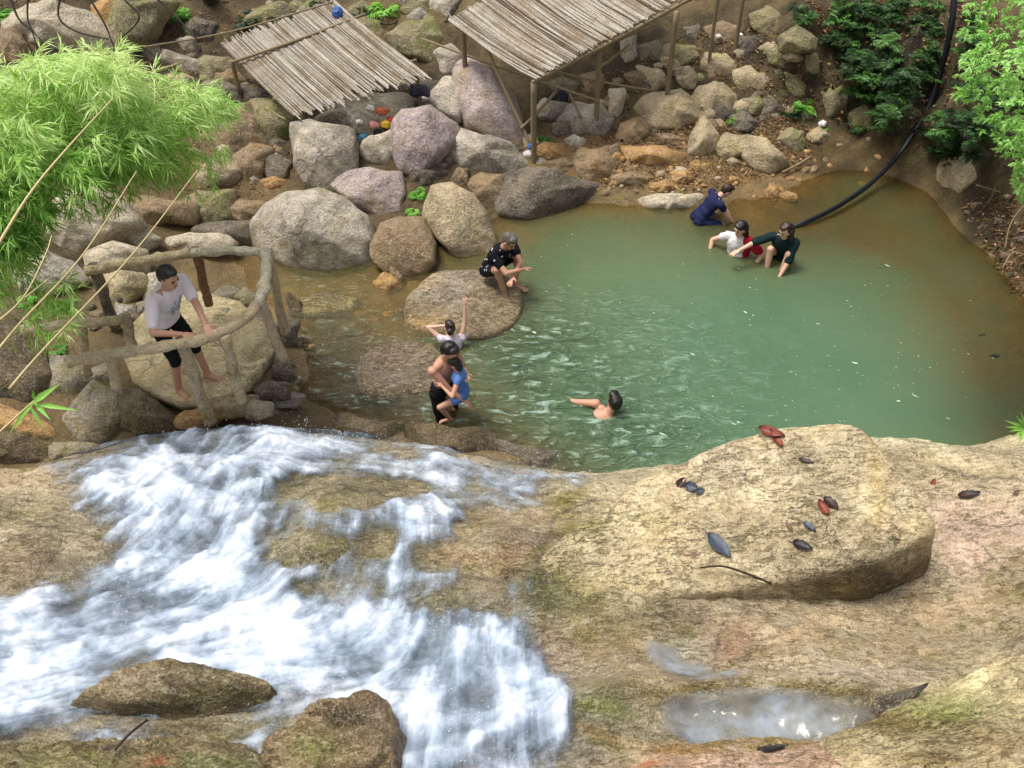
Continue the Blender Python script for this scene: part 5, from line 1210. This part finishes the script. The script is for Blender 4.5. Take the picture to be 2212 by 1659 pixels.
# fallen leaves on the ledge
def plate_leaf(vx_, vy_, z, L_, W_, ang, mat, label, curl=.3, seed=1):
    """a broad dry leaf: curled, pointed plate"""
    curl *= .6; L_ *= 1.15; W_ *= 1.1; rr = np.random.default_rng(seed); C0, nS = surf(vx_, vy_, z); nS = unit(nS*.6+np.array([0, 0, .4])); V = []; nu, nv = 12, 6
    u3 = np.array([math.cos(ang), math.sin(ang), 0]); u3 = u3-nS*(u3@nS); u3 /= np.linalg.norm(u3); s3 = np.cross(nS, u3); s3 /= np.linalg.norm(s3); n3 = np.cross(u3, s3)
    for i in range(nu+1):
        s = i/nu; w = W_*.5*(math.sin(math.pi*s**.8)**.8)+.0008
        for j in range(nv+1):
            q_ = j/nv*2-1
            V.append(C0+u3*(s-.5)*L_+s3*q_*w+n3*(abs(q_)**1.5*curl*W_*.5+.1*L_*(s-.5)**2*4*curl+.003*rr.normal()*(1 if abs(q_) > .6 else .3)+.008-.003*(abs(q_) < .1)))
    F_ = [(i*(nv+1)+j, i*(nv+1)+j+1, (i+1)*(nv+1)+j+1, (i+1)*(nv+1)+j) for i in range(nu) for j in range(nv)]
    o = len(V); st = [C0-u3*L_*.5, C0-u3*L_*.75+n3*.01]
    v2, f2 = tube_mesh(st, .0025, 5)
    v_, f_ = join([(V, F_), (v2, f2)])
    tag(mesh_obj('fallen_leaf', np.array(v_), f_, M[mat]), label, 'leaf')
for k_, c_, c2_ in (('leaf_dark','3a1f18','1a0f0c'),('leaf_red','8a3f2a','55261a'),('leaf_blue','4a5566','1c2026'),('leaf_brown','7c5a38','3c2818'),('leaf_black','1c1816','0c0a0a')):
    M[k_] = plain(k_, c_, .5, .5, .9, 26, .006, c2=c2_)
for i, a in enumerate([
 (1667,938,2.02,.20,.09,-.6,'leaf_red','ragged red-brown leaf at the rim of the huge boulder',.9),(1675,950,2.0,.17,.06,1.9,'leaf_red','second red-brown leaf lying across the one at the rim',.9),
 (1742,997,2.0,.11,.035,-.5,'leaf_dark','small narrow dark leaf near the top of the huge boulder',.4),
 (1472,1045,1.85,.09,.07,.9,'leaf_dark','round dark brown leaf at the left of the huge boulder',.6),(1494,1052,1.85,.10,.075,-.4,'leaf_blue','blue-grey glossy leaf right beside the round dark brown one',.5),(1512,1062,1.84,.07,.05,.2,'leaf_blue','tattered grey leaf piece right of the blue-grey leaf',.7),
 (1795,1090,1.98,.13,.075,-1.1,'leaf_dark','broad dark red leaf in the middle of the huge boulder, right one',.6),(1778,1098,1.98,.13,.06,1.8,'leaf_red','brown folded leaf touching the broad dark red one',.8),
 (1733,1180,1.94,.13,.07,-.5,'leaf_black','nearly black leaf near the front of the huge boulder',.5),(1748,1140,1.95,.10,.055,-1.0,'leaf_blue','blue-grey leaf above the nearly black one',.6),(1705,1140,1.94,.09,.03,-1.3,'leaf_brown','thin yellow-brown leaf left of the blue-grey one',.6),
 (1553,1180,1.82,.22,.11,-1.0,'leaf_blue','large blue-black leaf lying just above the dark stick',.35),
 (2015,1045,1.60,.10,.04,1.0,'leaf_red','small reddish leaf on the pale slab',.5),(2093,1070,1.60,.16,.07,.0,'leaf_dark','dark maroon leaf on the pale slab',.6),(2195,1065,1.62,.07,.03,.6,'leaf_brown','olive leaf at the right edge on the pale slab',.6),
 (1668,1620,2.4,.16,.05,.1,'leaf_black','dark strip of leaf on the orange rock at the bottom',.3)]):
    plate_leaf(a[0], a[1], a[2], a[3], a[4], a[5], a[6], a[7], a[8], 70+i)
V, F_ = tube_mesh(resample([at(1513,1226,1.84), at(1560,1223,1.86), at(1610,1238,1.86), at(1666,1260,1.84)], 18), np.linspace(.007, .010, 18), 7, .1)
tag(mesh_obj('stick', np.array(V), F_, M['twig']), 'thin dark curved stick on the front of the huge boulder', 'stick')
V, F_ = tube_mesh(resample([at(248,1620,2.35), at(280,1585,2.35), at(318,1555,2.3)], 12), .008, 7, .1)
tag(mesh_obj('stick', np.array(V), F_, M['twig']), 'thin dark stick on the algae-green rock at bottom left', 'stick')
# leaf litter and twigs on the shaded banks
def litter(poly, n, seed, label, size=.06):
    rr = np.random.default_rng(seed); c = sample_poly(poly, n, rr)
    B = np.array([ground_at(a, b) for a, b in c[:1]])
    z = np.full(n, .5)
    for _ in range(14): z = .5*z+.5*zfar_s(at(c[:, 0], c[:, 1], z)[:, :2])
    Pn = at(c[:, 0], c[:, 1], z); Pn[:, 2] = zfar(Pn[:, :2])+.02
    d = rr.normal(0, 1, (n, 3))*np.array([1, 1, .35])
    V, F_, T = leaves_mesh(Pn, d, np.array([0, 0, 1.0])+rr.normal(0, .4, (n, 3)), rr.uniform(.5, 1.3, n)*size, rr.uniform(.3, .6, n)*size, np.clip(rr.normal(.4, .3, n), 0, 1), .1)
    tag(mesh_obj('leaf_litter', V, F_, M['litter'], smooth=False, attrs={'tone': ('FLOAT', T)}), label, 'leaf litter', kind='stuff')
litter([(1290,400),(1230,330),(1330,280),(1500,260),(1700,250),(1770,290),(1740,360),(1600,400),(1500,415)], 2600, 1, 'orange-brown leaf litter over the gravel bank', .055)
litter([(1700,60),(1850,-10),(2080,0),(2100,260),(1980,320),(1880,260),(1780,260),(1700,180)], 1300, 2, 'dark leaf litter on the shaded bank around the ferns', .08)
litter([(1180,230),(1500,60),(1700,60),(1760,250),(1500,300),(1250,310)], 1800, 3, 'brown leaf litter between the blocks of the upper bank', .06)
litter([(2060,430),(2250,430),(2250,640),(2180,640),(2120,520)], 900, 4, 'dark leaf litter on the right shore under the dead twigs', .06)
litter([(0,0),(500,0),(700,260),(600,420),(420,440),(300,420),(0,120)], 2000, 5, 'brown leaf litter around the upper left boulders', .06)
# foam flecks drifting on the pool
rr = np.random.default_rng(9)
Vs, Fs = [], []
spots = [(1180,600,60,60,18),(1450,640,150,60,26),(1600,850,120,50,40),(1850,800,110,60,46),(1790,710,60,40,24),(1980,790,80,50,16),(1700,880,60,25,20),(1550,610,60,30,16),(1250,760,110,60,40),(1420,720,140,60,26),(1900,620,60,40,14),(1500,900,60,40,30),(2050,700,40,30,5)]
for a, b, sx, sy, n in spots:
    for _ in range(int(n*.6)):
        x, y = rr.normal(a, sx), rr.normal(b, sy)
        c = at(x, y, .008+rr.uniform(0, .004)); L_ = rr.uniform(.005, .017)*(2.6 if rr.random() < .15 else 1); W_ = L_*rr.uniform(.2, .45)
        an = rr.normal(-.45, .4); u = np.array([math.cos(an), math.sin(an), 0]); w_ = np.array([-u[1], u[0], 0]); o = len(Vs)
        for k in range(7):
            th = 2*math.pi*k/7; q_ = rr.uniform(.7, 1.2); Vs.append(c+u*math.cos(th)*L_*q_+w_*math.sin(th)*W_*q_)
        Vs.append(c+np.array([0, 0, .004]))
        for k in range(7): Fs.append((o+k, o+(k+1) % 7, o+7))
M['fleck'] = plain('foam_fleck', 'a9cba8', .5, .3, .1)
tag(mesh_obj('foam_flecks', np.array(Vs), Fs, M['fleck']), 'small pale flecks of foam drifting on the green pool', 'foam', kind='stuff')
for a, b, L_ in ((2150,768,.09),(2125,722,.03),(2118,724,.03)):
    c = at(a, b, .012); V = [c+np.array([math.cos(k)*L_*.9*random.uniform(.6,1), math.sin(k)*L_*.3, 0.004*math.cos(3*k)]) for k in np.linspace(0, 2*math.pi, 10)[:-1]]
    tag(mesh_obj('floating_leaf', np.array(V), [tuple(range(9))], M['leaf_black']), 'blackish leaf afloat near the right side of the pool', 'leaf', 'dark leaves afloat on the right')

# ------------------------------------------------------------------ people
def sphere_vf(C_, ax, R3, n=2):
    V, Fi = ico(n); Rm = np.array(ax); return (C_+(V*np.array(R3))@Rm, Fi.tolist())
def capsule(a, b, ra, rb, seg=14):
    a, b = np.asarray(a, float), np.asarray(b, float); d = b-a; L_ = np.linalg.norm(d)
    if L_ < 1e-6: return sphere_vf(a, np.eye(3), (ra, ra, ra))
    d = d/L_; pts, rad = [], []
    for k in range(4):
        th = math.pi/2*(1-k/4); pts.append(a-d*ra*math.sin(th)*.98); rad.append(max(ra*math.cos(th), .001))
    pts.append(a); rad.append(ra); pts.append(a*.5+b*.5); rad.append((ra+rb)/2*1.0); pts.append(b); rad.append(rb)
    for k in range(1, 5):
        th = math.pi/2*(k/4); pts.append(b+d*rb*math.sin(th)*.98); rad.append(max(rb*math.cos(th), .001))
    return tube_mesh(pts, rad, seg)
def blob(name, parts, mat, parent, voxel=.009, smooth=4, noise=0, loc=None):
    V, F_ = join(parts); me = bpy.data.meshes.new(name); me.from_pydata([tuple(v) for v in V], [], F_)
    o = bpy.data.objects.new(name, me); COL.objects.link(o)
    m = o.modifiers.new('r', 'REMESH'); m.mode = 'VOXEL'; m.voxel_size = voxel; m.use_smooth_shade = True
    s = o.modifiers.new('s', 'SMOOTH'); s.factor = .5; s.iterations = smooth
    dg = bpy.context.evaluated_depsgraph_get(); dg.update()
    me2 = bpy.data.meshes.new_from_object(o.evaluated_get(dg)); bpy.data.objects.remove(o); bpy.data.meshes.remove(me)
    n = len(me2.vertices); co = np.empty(n*3, np.float32); me2.vertices.foreach_get('co', co); co = co.reshape(-1, 3).astype(float)
    if noise: 
        nn = np.empty(n*3, np.float32); me2.vertices.foreach_get('normal', nn); nn = nn.reshape(-1, 3)
        co = co+nn*(noise*fbm(co*14, 3, 3))[:, None]
    me2.vertices.foreach_set('co', (co-np.array(loc)).astype(np.float32).ravel()); me2.name = name; me2.update()
    me2.materials.clear(); me2.materials.append(mat); me2.shade_smooth()
    ob = bpy.data.objects.new(name, me2); COL.objects.link(ob)
    if parent: ob.parent = parent; ob.location = (0, 0, 0)
    else: ob.location = tuple(loc)
    return ob
def ik(a, b, l1, l2, pole_):
    d = b-a; L_ = np.linalg.norm(d); L2 = min(L_, (l1+l2)*.995); d = d/L_; b2 = a+d*L2
    x = (l1*l1-l2*l2+L2*L2)/(2*L2); h = math.sqrt(max(l1*l1-x*x, 1e-6)); p = pole_-d*(pole_@d); p = p/np.linalg.norm(p)
    return a+d*x+p*h, b2
def hand(W_, d, nrm, s, side, curl=.5, spread=.25):
    """palm, four unequal fingers and a thumb; nrm points out of the palm"""
    d = d/np.linalg.norm(d); nrm = nrm-d*(nrm@d); nrm = nrm/np.linalg.norm(nrm); x = np.cross(d, nrm)*side
    out = [sphere_vf(W_+d*.045*s, np.array([x, d, nrm]), (.042*s, .052*s, .017*s))]
    for k, (o, l) in enumerate(((-.030, .058), (-.010, .075), (.011, .080), (.031, .070))):
        b = W_+d*.085*s+x*o*s; f1 = unit(d+x*(o/.03)*spread+nrm*curl*.5); f2 = unit(d+x*(o/.03)*spread*.6+nrm*curl*1.6)
        m_ = b+f1*l*.5*s; out.append(capsule(b-f1*.01*s, m_, .0095*s, .0088*s, 8)); out.append(capsule(m_, m_+f2*l*.5*s, .0088*s, .0072*s, 8))
    tb_ = W_+d*.028*s+x*.032*s; t1 = unit(x*.9+d*.6+nrm*.3); t2 = unit(x*.35+d*1+nrm*.4)
    out.append(capsule(tb_, tb_+t1*.035*s, .013*s, .011*s, 8)); out.append(capsule(tb_+t1*.035*s, tb_+t1*.035*s+t2*.03*s, .011*s, .0085*s, 8))
    return out
def person(root, yaw, label, s=1.0, pelvis=(0, 0, .92), lean=(0, 0, 1), head=(0, .02, .16), look=(0, 1, 0), hands=(None, None), feet=(None, None), elb=((-1, -.3, -.6), (1, -.3, -.6)),
           knee=((-.2, 1, 0), (.2, 1, 0)), skin='skin', shirt=None, sleeve=.7, shorts=None, leg=.5, hair='hair', hstyle='short', shirt_len=1.0, fem=False, toes=(None, None), voxel=.009, extra=None, bare=False, world_hands=(None, None), tlen=.50, curl=.5, sleeve_mat=None, bw=1.0):
    root = np.asarray(root, float); cy_, sy_ = math.cos(yaw), math.sin(yaw)
    Rm = np.array([[cy_, sy_, 0], [-sy_, cy_, 0], [0, 0, 1.0]])          # rows: local axes in world
    def W(p): return root+(np.asarray(p, float)*s)@Rm
    def Dv(p): return np.asarray(p, float)@Rm
    up = Dv(np.array(lean)/np.linalg.norm(lean)); R0 = Dv((1, 0, 0)); right = unit(R0-up*(R0@up)); fwd = np.cross(up, right)
    e = empty('person', tuple(root), label, 'person')
    pl = W(pelvis); nk = pl+up*tlen*s; ch = pl+up*tlen*.68*s; hd = nk+Dv(head)*s; lk = unit(Dv(look)); lr = unit(np.cross(lk, [0, 0, 1.0])); lu = np.cross(lr, lk)
    sw = (.165 if fem else .19)*bw; hw = .088
    B = []
    ax = np.array([right, fwd, up])
    B.append(sphere_vf(ch, ax, (.148*s*bw, .105*s*bw, .17*s), 3)); B.append(sphere_vf(pl+up*.02*s, ax, ((.15 if fem else .14)*s*bw, .105*s*bw, .11*s), 3))
    B.append(sphere_vf(pl+up*.16*s, ax, ((.115 if fem else .128)*s*bw, .092*s*bw, .15*s), 3))
    B.append(capsule(nk-up*.06*s, nk+(hd-nk)*.6, .058*s, .050*s)); B.append(capsule(nk-up*.055*s-right*.1*s, nk-up*.055*s+right*.1*s, .055*s, .055*s))
    # head: skull, jaw, nose, ears, brow
    ha = np.array([lr, lk, lu])
    B.append(sphere_vf(hd+lu*.02*s-lk*.008*s, ha, (.074*s, .092*s, .098*s), 3)); B.append(sphere_vf(hd-lu*.055*s+lk*.022*s, ha, (.052*s, .062*s, .058*s), 3))
    B.append(sphere_vf(hd-lu*.10*s+lk*.058*s, ha, (.022*s, .018*s, .016*s))); B.append(capsule(hd+lk*.082*s+lu*.01*s, hd+lk*.098*s-lu*.022*s, .009*s, .013*s, 8))
    B.append(capsule(hd+lk*.078*s+lu*.025*s-lr*.03*s, hd+lk*.078*s+lu*.025*s+lr*.03*s, .011*s, .011*s, 8))
    for k in (-1, 1): B.append(sphere_vf(hd+lr*k*.074*s-lu*.012*s, np.array([lr, lk, lu]), (.010*s, .020*s, .031*s)))
    A1, A2, H = [], [], []
    for i, k in enumerate((-1, 1)):
        sh = nk-up*.065*s+right*k*sw*s
        if world_hands[i] is not None: w_ = np.asarray(world_hands[i], float)
        elif hands[i] is not None: w_ = W(hands[i])
        else: w_ = sh+np.array([0, 0, -.5*s])+right*k*.06*s
        el, w_ = ik(sh, w_, .285*s, .25*s, Dv(elb[i]))
        B.append(capsule(sh, el, .050*s*bw, .037*s*bw)); B.append(capsule(el, w_, .038*s*bw, .025*s)); B.append(sphere_vf(el, np.eye(3), (.038*s,)*3)); B.append(sphere_vf(sh, np.eye(3), (.058*s*bw,)*3))
        B += hand(w_, w_-el, Dv((0, .3, -1)) if not bare else Dv((-k, .3, -.2)), s, -k, curl)
        A1.append((sh, el, w_))
    Lg = []
    for i, k in enumerate((-1, 1)):
        hp = pl-up*.03*s+right*k*hw*s; ft = W(feet[i]) if feet[i] is not None else W((k*.1, 0, .08))
        kn, an = ik(hp, ft, .42*s, .41*s, Dv(knee[i]))
        B.append(capsule(hp, kn, .078*s*bw, .052*s)); B.append(capsule(kn, an, .050*s, .036*s)); B.append(sphere_vf(kn, np.eye(3), (.054*s,)*3))
        B.append(sphere_vf(kn+(an-kn)*.3-unit(Dv(knee[i]))*.015*s, np.eye(3), (.052*s,)*3))
        td = unit(Dv(toes[i] if toes[i] is not None else (k*.25, 1, -.05)))
        B.append(capsule(an-td*.03*s-np.array([0, 0, .045*s]), an+td*.13*s-np.array([0, 0, .055*s]), .034*s, .030*s)); B.append(capsule(an, an-np.array([0, 0, .04*s]), .036*s, .038*s))
        tx = unit(np.cross(td, [0, 0, 1.0]))
        for q_ in range(5): B.append(capsule(an+td*.13*s+tx*(q_-2)*.014*s-np.array([0, 0, .06*s]), an+td*(.185-.008*abs(q_-1))*s+tx*(q_-2)*.017*s-np.array([0, 0, .066*s]), .012*s, .009*s, 7))
        Lg.append((hp, kn, an))
    blob('body', B, M[skin], e, voxel*max(s, .8), 3, loc=root)
    # face
    fc = []
    for k in (-1, 1): fc.append(sphere_vf(hd+lk*.084*s+lr*k*.031*s+lu*.006*s, np.array([lr, lk, lu]), (.013*s, .006*s, .006*s)))
    v_, f_ = join(fc); mesh_obj('eyes', np.array(v_), f_, M['eye'], parent=e)
    fc = [capsule(hd+lk*.087*s+lr*k*.018*s+lu*.028*s, hd+lk*.078*s+lr*k*.046*s+lu*.03*s, .005*s, .004*s, 6) for k in (-1, 1)]
    v_, f_ = join(fc); mesh_obj('eyebrows', np.array(v_), f_, M['hair'], parent=e)
    v_, f_ = sphere_vf(hd+lk*.083*s-lu*.052*s, np.array([lr, lk, lu]), (.024*s, .008*s, .006*s)); mesh_obj('lips', np.array(v_), f_, M['lip'], parent=e)
    # hair
    hb = [sphere_vf(hd+lu*.040*s-lk*.022*s, ha, (.084*s, .096*s, .092*s), 3), sphere_vf(hd+lu*.01*s-lk*.045*s, ha, (.078*s, .066*s, .090*s), 3)]
    if hstyle == 'short': hb.append(sphere_vf(hd+lu*.095*s+lk*.035*s, ha, (.060*s, .050*s, .032*s), 3))
    if hstyle == 'bob': hb += [sphere_vf(hd-lu*.05*s-lk*.045*s, ha, (.088*s, .065*s, .11*s), 3), sphere_vf(hd+lu*.085*s+lk*.035*s, ha, (.066*s, .055*s, .035*s), 3)]
    if hstyle == 'long': hb += [capsule(hd-lk*.06*s, hd-lk*.11*s-lu*.26*s, .085*s, .055*s), capsule(hd-lk*.03*s+lr*.06*s, hd-lk*.06*s+lr*.08*s-lu*.22*s, .045*s, .03*s), capsule(hd-lk*.03*s-lr*.06*s, hd-lk*.06*s-lr*.08*s-lu*.22*s, .045*s, .03*s), sphere_vf(hd+lu*.085*s+lk*.03*s, ha, (.064*s, .055*s, .035*s), 3)]
    if hstyle == 'bun': hb += [sphere_vf(hd+lu*.085*s-lk*.085*s, ha, (.045*s, .045*s, .045*s), 3), sphere_vf(hd-lk*.10*s-lu*.01*s-lr*.03*s, ha, (.06*s, .05*s, .06*s), 3), sphere_vf(hd+lu*.085*s+lk*.03*s, ha, (.064*s, .055*s, .035*s), 3)]
    blob('hair', hb, M[hair], e, .008*s, 1, noise=.016, loc=root)
    # clothes
    if shirt:
        sb = [sphere_vf(ch, ax, (.166*s*bw, .124*s*bw, .182*s), 3), sphere_vf(pl+up*.16*s, ax, (.150*s*bw, .118*s*bw, .17*s), 3), capsule(nk-up*.062*s-right*.12*s, nk-up*.062*s+right*.12*s, .062*s, .062*s)]
        if shirt_len > .9: sb.append(sphere_vf(pl+up*.04*s, ax, (.166*s*bw, .130*s*bw, .10*s), 3))
        for sh, el, w_ in A1:
            if sleeve > 0: sb.append(capsule(sh, sh+(el-sh)*sleeve, .068*s*bw, .060*s*bw)); sb.append(sphere_vf(sh, np.eye(3), (.070*s*bw,)*3))
            if sleeve > 1: sb.append(capsule(el, el+(w_-el)*(sleeve-1), .050*s*bw, .042*s))
        blob('shirt', sb, M[shirt], e, .010*s, 3, noise=.013, loc=root)
    if shorts:
        sb = [sphere_vf(pl+up*.015*s, ax, (.160*s*bw, .122*s*bw, .115*s), 3)]
        for hp, kn, an in Lg:
            sb.append(capsule(hp, hp+(kn-hp)*min(leg, 1), .092*s*bw, (.092-.03*min(leg, 1))*s))
            if leg > 1: sb.append(capsule(kn, kn+(an-kn)*(leg-1), .064*s, .054*s))
        blob('shorts', sb, M[shorts], e, .010*s, 3, noise=.010, loc=root)
    return dict(e=e, ch=ch, nk=nk, pl=pl, hd=hd, right=right, fwd=fwd, up=up, arms=A1, root=root, lr=lr, lk=lk, lu=lu)

# the man on the lookout
rt = at(418, 832, ZD)
yaw = math.atan2(-.86, -.50)
pm = person(rt, yaw, 'man in a white printed T-shirt and black shorts leaning on the log railing', 1.0, pelvis=(0, -.08, .90), lean=(0, .42, .90), head=(0, .07, .14), look=(0, 1, -.28), world_hands=(at(452,716,1.98), at(392,722,1.97)),
       feet=((-.17, .05, .07), (.14, -.05, .07)), knee=((-.1, 1, 0), (.1, 1, 0)), shirt='white_cloth', sleeve=.72, shorts='black_cloth', leg=1.12, voxel=.008, tlen=.52, elb=((-1, -.6, -.3), (1, -.6, -.3)))
# shirt print: a flat emblem-like patch hugging the chest
rr = np.random.default_rng(3); pr = []
for k in range(9):
    a_ = pm['ch']+pm['fwd']*.118+pm['right']*rr.uniform(-.05, .05)+pm['up']*rr.uniform(-.14, .06)
    pr.append(sphere_vf(a_, np.array([pm['right'], pm['fwd'], pm['up']]), (rr.uniform(.015, .03), .012, rr.uniform(.02, .045)), 2))
v_, f_ = join(pr); mesh_obj('shirt_print', np.array(v_), f_, M['print'], parent=pm['e'])
# squatting man
person(at(1088, 622, .05), math.atan2(-.75, -.66), 'man in black clothes with pale dots squatting on the flat wet boulder', 1.0, pelvis=(0, -.22, .24), lean=(0, .45, .85), head=(0, .09, .12), look=(.1, 1, -.55), hands=((.12, .27, .40), (-.04, .30, .44)),
       feet=((-.12, .10, .07), (.12, .12, .07)), knee=((-.35, 1, .6), (.35, 1, .6)), shirt='spotted', sleeve=.5, shorts='spotted', leg=.75, hair='hair_grey', elb=((-1, .2, -.2), (1, .2, -.2)), skin='skin')
# girl with raised arm, seen from behind
person(at(978, 790, -.28), math.radians(12), 'girl in a lilac-white top seen from behind, right arm raised, standing in the shallows', .78, pelvis=(0, 0, .10), lean=(.05, .16, 1), head=(-.02, .04, .14), look=(-.3, 1, -.1), hands=((-.08, .18, .72), (.28, .22, 1.05)),
       feet=((-.1, .5, .0), (.1, .5, .0)), shirt='white_top', sleeve=.15, shorts='slate_cloth', leg=.4, hair='hair_brown', hstyle='bun', fem=True, skin='skin_pale', elb=((-1, .1, -.2), (1, .1, .1)), curl=.2)
# shirtless man holding a child
pf = person(at(964, 948, -.46), math.radians(-128), 'shirtless man in dark shorts holding a child at his hip in the shallows', 1.0, pelvis=(0, 0, .88), lean=(0, .14, 1), head=(0, .08, .13), look=(.0, 1, -.55), hands=((-.10, .27, 1.16), (.02, .38, .88)),
       feet=((-.13, 0, .0), (.13, .05, .0)), shorts='black_cloth', leg=.85, skin='skin', bare=False, elb=((-.5, -.2, -1), (1, -.5, -.4)), curl=.9)
# the child
cr = pf['root']+pf['right']*-.02+np.array([pf['fwd'][0], pf['fwd'][1], 0])*.27+np.array([0, 0, .52])
person(cr, math.radians(88), 'child in a blue swimsuit held by the shirtless man', .66, pelvis=(0, -.02, .66), lean=(0, .10, 1), head=(0, .05, .145), look=(.2, 1, -.35), hands=((-.22, .28, 1.0), (.15, .30, 1.05)),
       feet=((-.10, .22, .12), (.16, .20, .10)), shirt='blue_cloth', sleeve=.12, shorts='blue_cloth', leg=.35, hair='hair', hstyle='bob', fem=True, skin='skin', knee=((-.4, 1, 0), (.4, 1, 0)))
# swimmer
person(at(1300, 956, -.62), math.radians(-20), 'swimmer with black hair and one arm stretched out, chest-deep in the pool', 1.0, pelvis=(-.22, -.30, .30), lean=(.50, .38, .55), head=(.02, .05, .15), look=(-.5, .7, .1), world_hands=(at(1160, 852, -.10), at(1420, 930, -.20)),
       feet=((-.85, -.50, .22), (-.75, -.62, .12)), knee=((0, 0, -1), (0, 0, -1)), shorts='black_cloth', leg=.6, skin='skin', curl=.1, elb=((0, -.2, -1), (0, 0, -1)))
# bather in navy
person(at(1500, 514, -.32), math.radians(-78), 'bather in navy clothes bending over the gravel beside the kerb-like slab', .86, pelvis=(0, 0, .42), lean=(0, .62, .78), head=(.0, .12, .08), look=(.1, 1, -.75), hands=((-.12, .62, .34), (.16, .62, .30)),
       feet=((-.1, .15, .0), (.1, .15, .0)), shirt='navy', sleeve=.4, shorts='navy', leg=.9, hair='hair_brown', hstyle='short', skin='skin_pale', elb=((-1, -.2, -.5), (1, -.2, -.5)))
# woman in white and red
pw = person(at(1578, 604, -.50), math.radians(150), 'woman in a white shirt with a red shoulder sitting waist-deep in the water', .95, pelvis=(0, 0, .36), lean=(0, .12, 1), head=(0, .05, .145), look=(.35, 1, -.3), hands=((-.30, .15, .42), (.36, .18, .42)),
       feet=((-.15, .66, .18), (.22, .66, .18)), shirt='white_cloth', sleeve=.35, shorts='slate_cloth', leg=.9, hair='hair', hstyle='long', fem=True, skin='skin_pale', knee=((-.2, 0, 1), (.2, 0, 1)))
sh, el, w_ = pw['arms'][0]
rp = [capsule(sh, sh+(el-sh)*.65, .078, .07), sphere_vf(sh-pw['right']*-.03, np.eye(3), (.085,)*3), capsule(sh, pw['ch']-pw['right']*.10, .08, .085), capsule(pw['ch']-pw['right']*.12, pw['pl']-pw['right']*.12+pw['up']*.12, .075, .06)]
blob('red_sleeve', rp, M['red_cloth'], pw['e'], .011, 3, noise=.008, loc=pw['root'])
# squatting woman
person(at(1672, 594, -.18), math.radians(152), 'woman in a dark green top squatting in the shallows, one arm reaching out', .95, pelvis=(0, -.24, .22), lean=(0, .42, .85), head=(0, .06, .14), look=(.5, 1, -.3), hands=((-.10, .30, .10), (.52, .34, .48)),
       feet=((-.09, .10, .06), (.10, .12, .06)), knee=((-.12, 1, .6), (.12, 1, .6)), shirt='green_cloth', sleeve=.95, shorts='green_cloth', leg=.35, hair='hair_brown', hstyle='long', fem=True, skin='skin_pale', elb=((-1, -.1, -.2), (1, -.1, -.2)), curl=.4)
# ------------------------------------------------------------------ unseen tree added above the view to shade the top right bank
def shade_canopy(name_loc, cz, R3, n, label, seed, trunk_xy):
    rr = np.random.default_rng(seed); e = empty('tree', (trunk_xy[0], trunk_xy[1], float(zfar_s(np.array([trunk_xy]))[0])), label, 'tree')  # added unseen tree, there only to cast shade
    c = unit(rr.normal(0, 1, (n, 3)))*rr.uniform(.2, 1, (n, 1))**.4*np.array(R3)+np.array([name_loc[0], name_loc[1], cz])
    c = c[fbm(c*.8, 2, seed) > -.12]; n = len(c)
    V, F_, T = leaves_mesh(*sprigs(c, rr.normal(0, 1, (n, 3))*np.array([1, 1, .4])+np.array([0, 0, -.2]), 7, .30, .13, rr, .8, np.clip(.4+fbm(c*1.5, 2, seed), 0, 1)), .2)
    mesh_obj('shade_crown', V, F_, M['fern_leaf'], parent=e, smooth=False, attrs={'tone': ('FLOAT', T)})
    b = np.array(parent_loc(e)); top = np.array([name_loc[0], name_loc[1], cz])
    V, F_ = tube_mesh(resample([b-np.array([0, 0, .3]), b*.5+top*.5+np.array([.2, .2, 0]), top], 14), np.linspace(.22, .07, 14), 12, .06)
    mesh_obj('trunk', np.array(V), F_, M['trunk'], parent=e)  # trunk of the added shade tree
shade_canopy((7.2, 16.5), 10.4, (3.0, 3.0, 1.5), 480, 'tall unseen tree added to shade the ferny bank at the top right', 1, (8.5, 19.5))
# spray thrown up where the water breaks
rr = np.random.default_rng(31); Vs, Fs = [], []
dv, df = ico(1)
for a, b, sx, sy, n, z0 in ((700,945,70,14,160,.95),(520,930,120,16,120,1.0),(1000,1000,120,14,120,.9),(1180,1035,60,10,60,.9),(650,1500,60,30,60,1.8),(1020,1340,100,16,90,1.7),(950,1560,120,60,160,1.95),(400,1300,160,60,130,1.55),(620,1270,40,20,50,1.5)):
    for _ in range(n):
        c = at(rr.normal(a, sx), rr.normal(b, sy), z0+abs(rr.normal(0, .10))); r = rr.uniform(.002, .005); o = len(Vs)*len(dv)
        Vs.append(c+dv*r*np.array([1, 1, rr.uniform(1, 2.2)])); Fs.append(df+o)
tag(mesh_obj('spray', np.vstack(Vs), np.vstack(Fs), M['fleck_white'] if 'fleck_white' in M else plain('spray_drop', 'dfe8f2', .2, .5, .05)), 'droplets of spray over the falls', 'spray', kind='stuff')
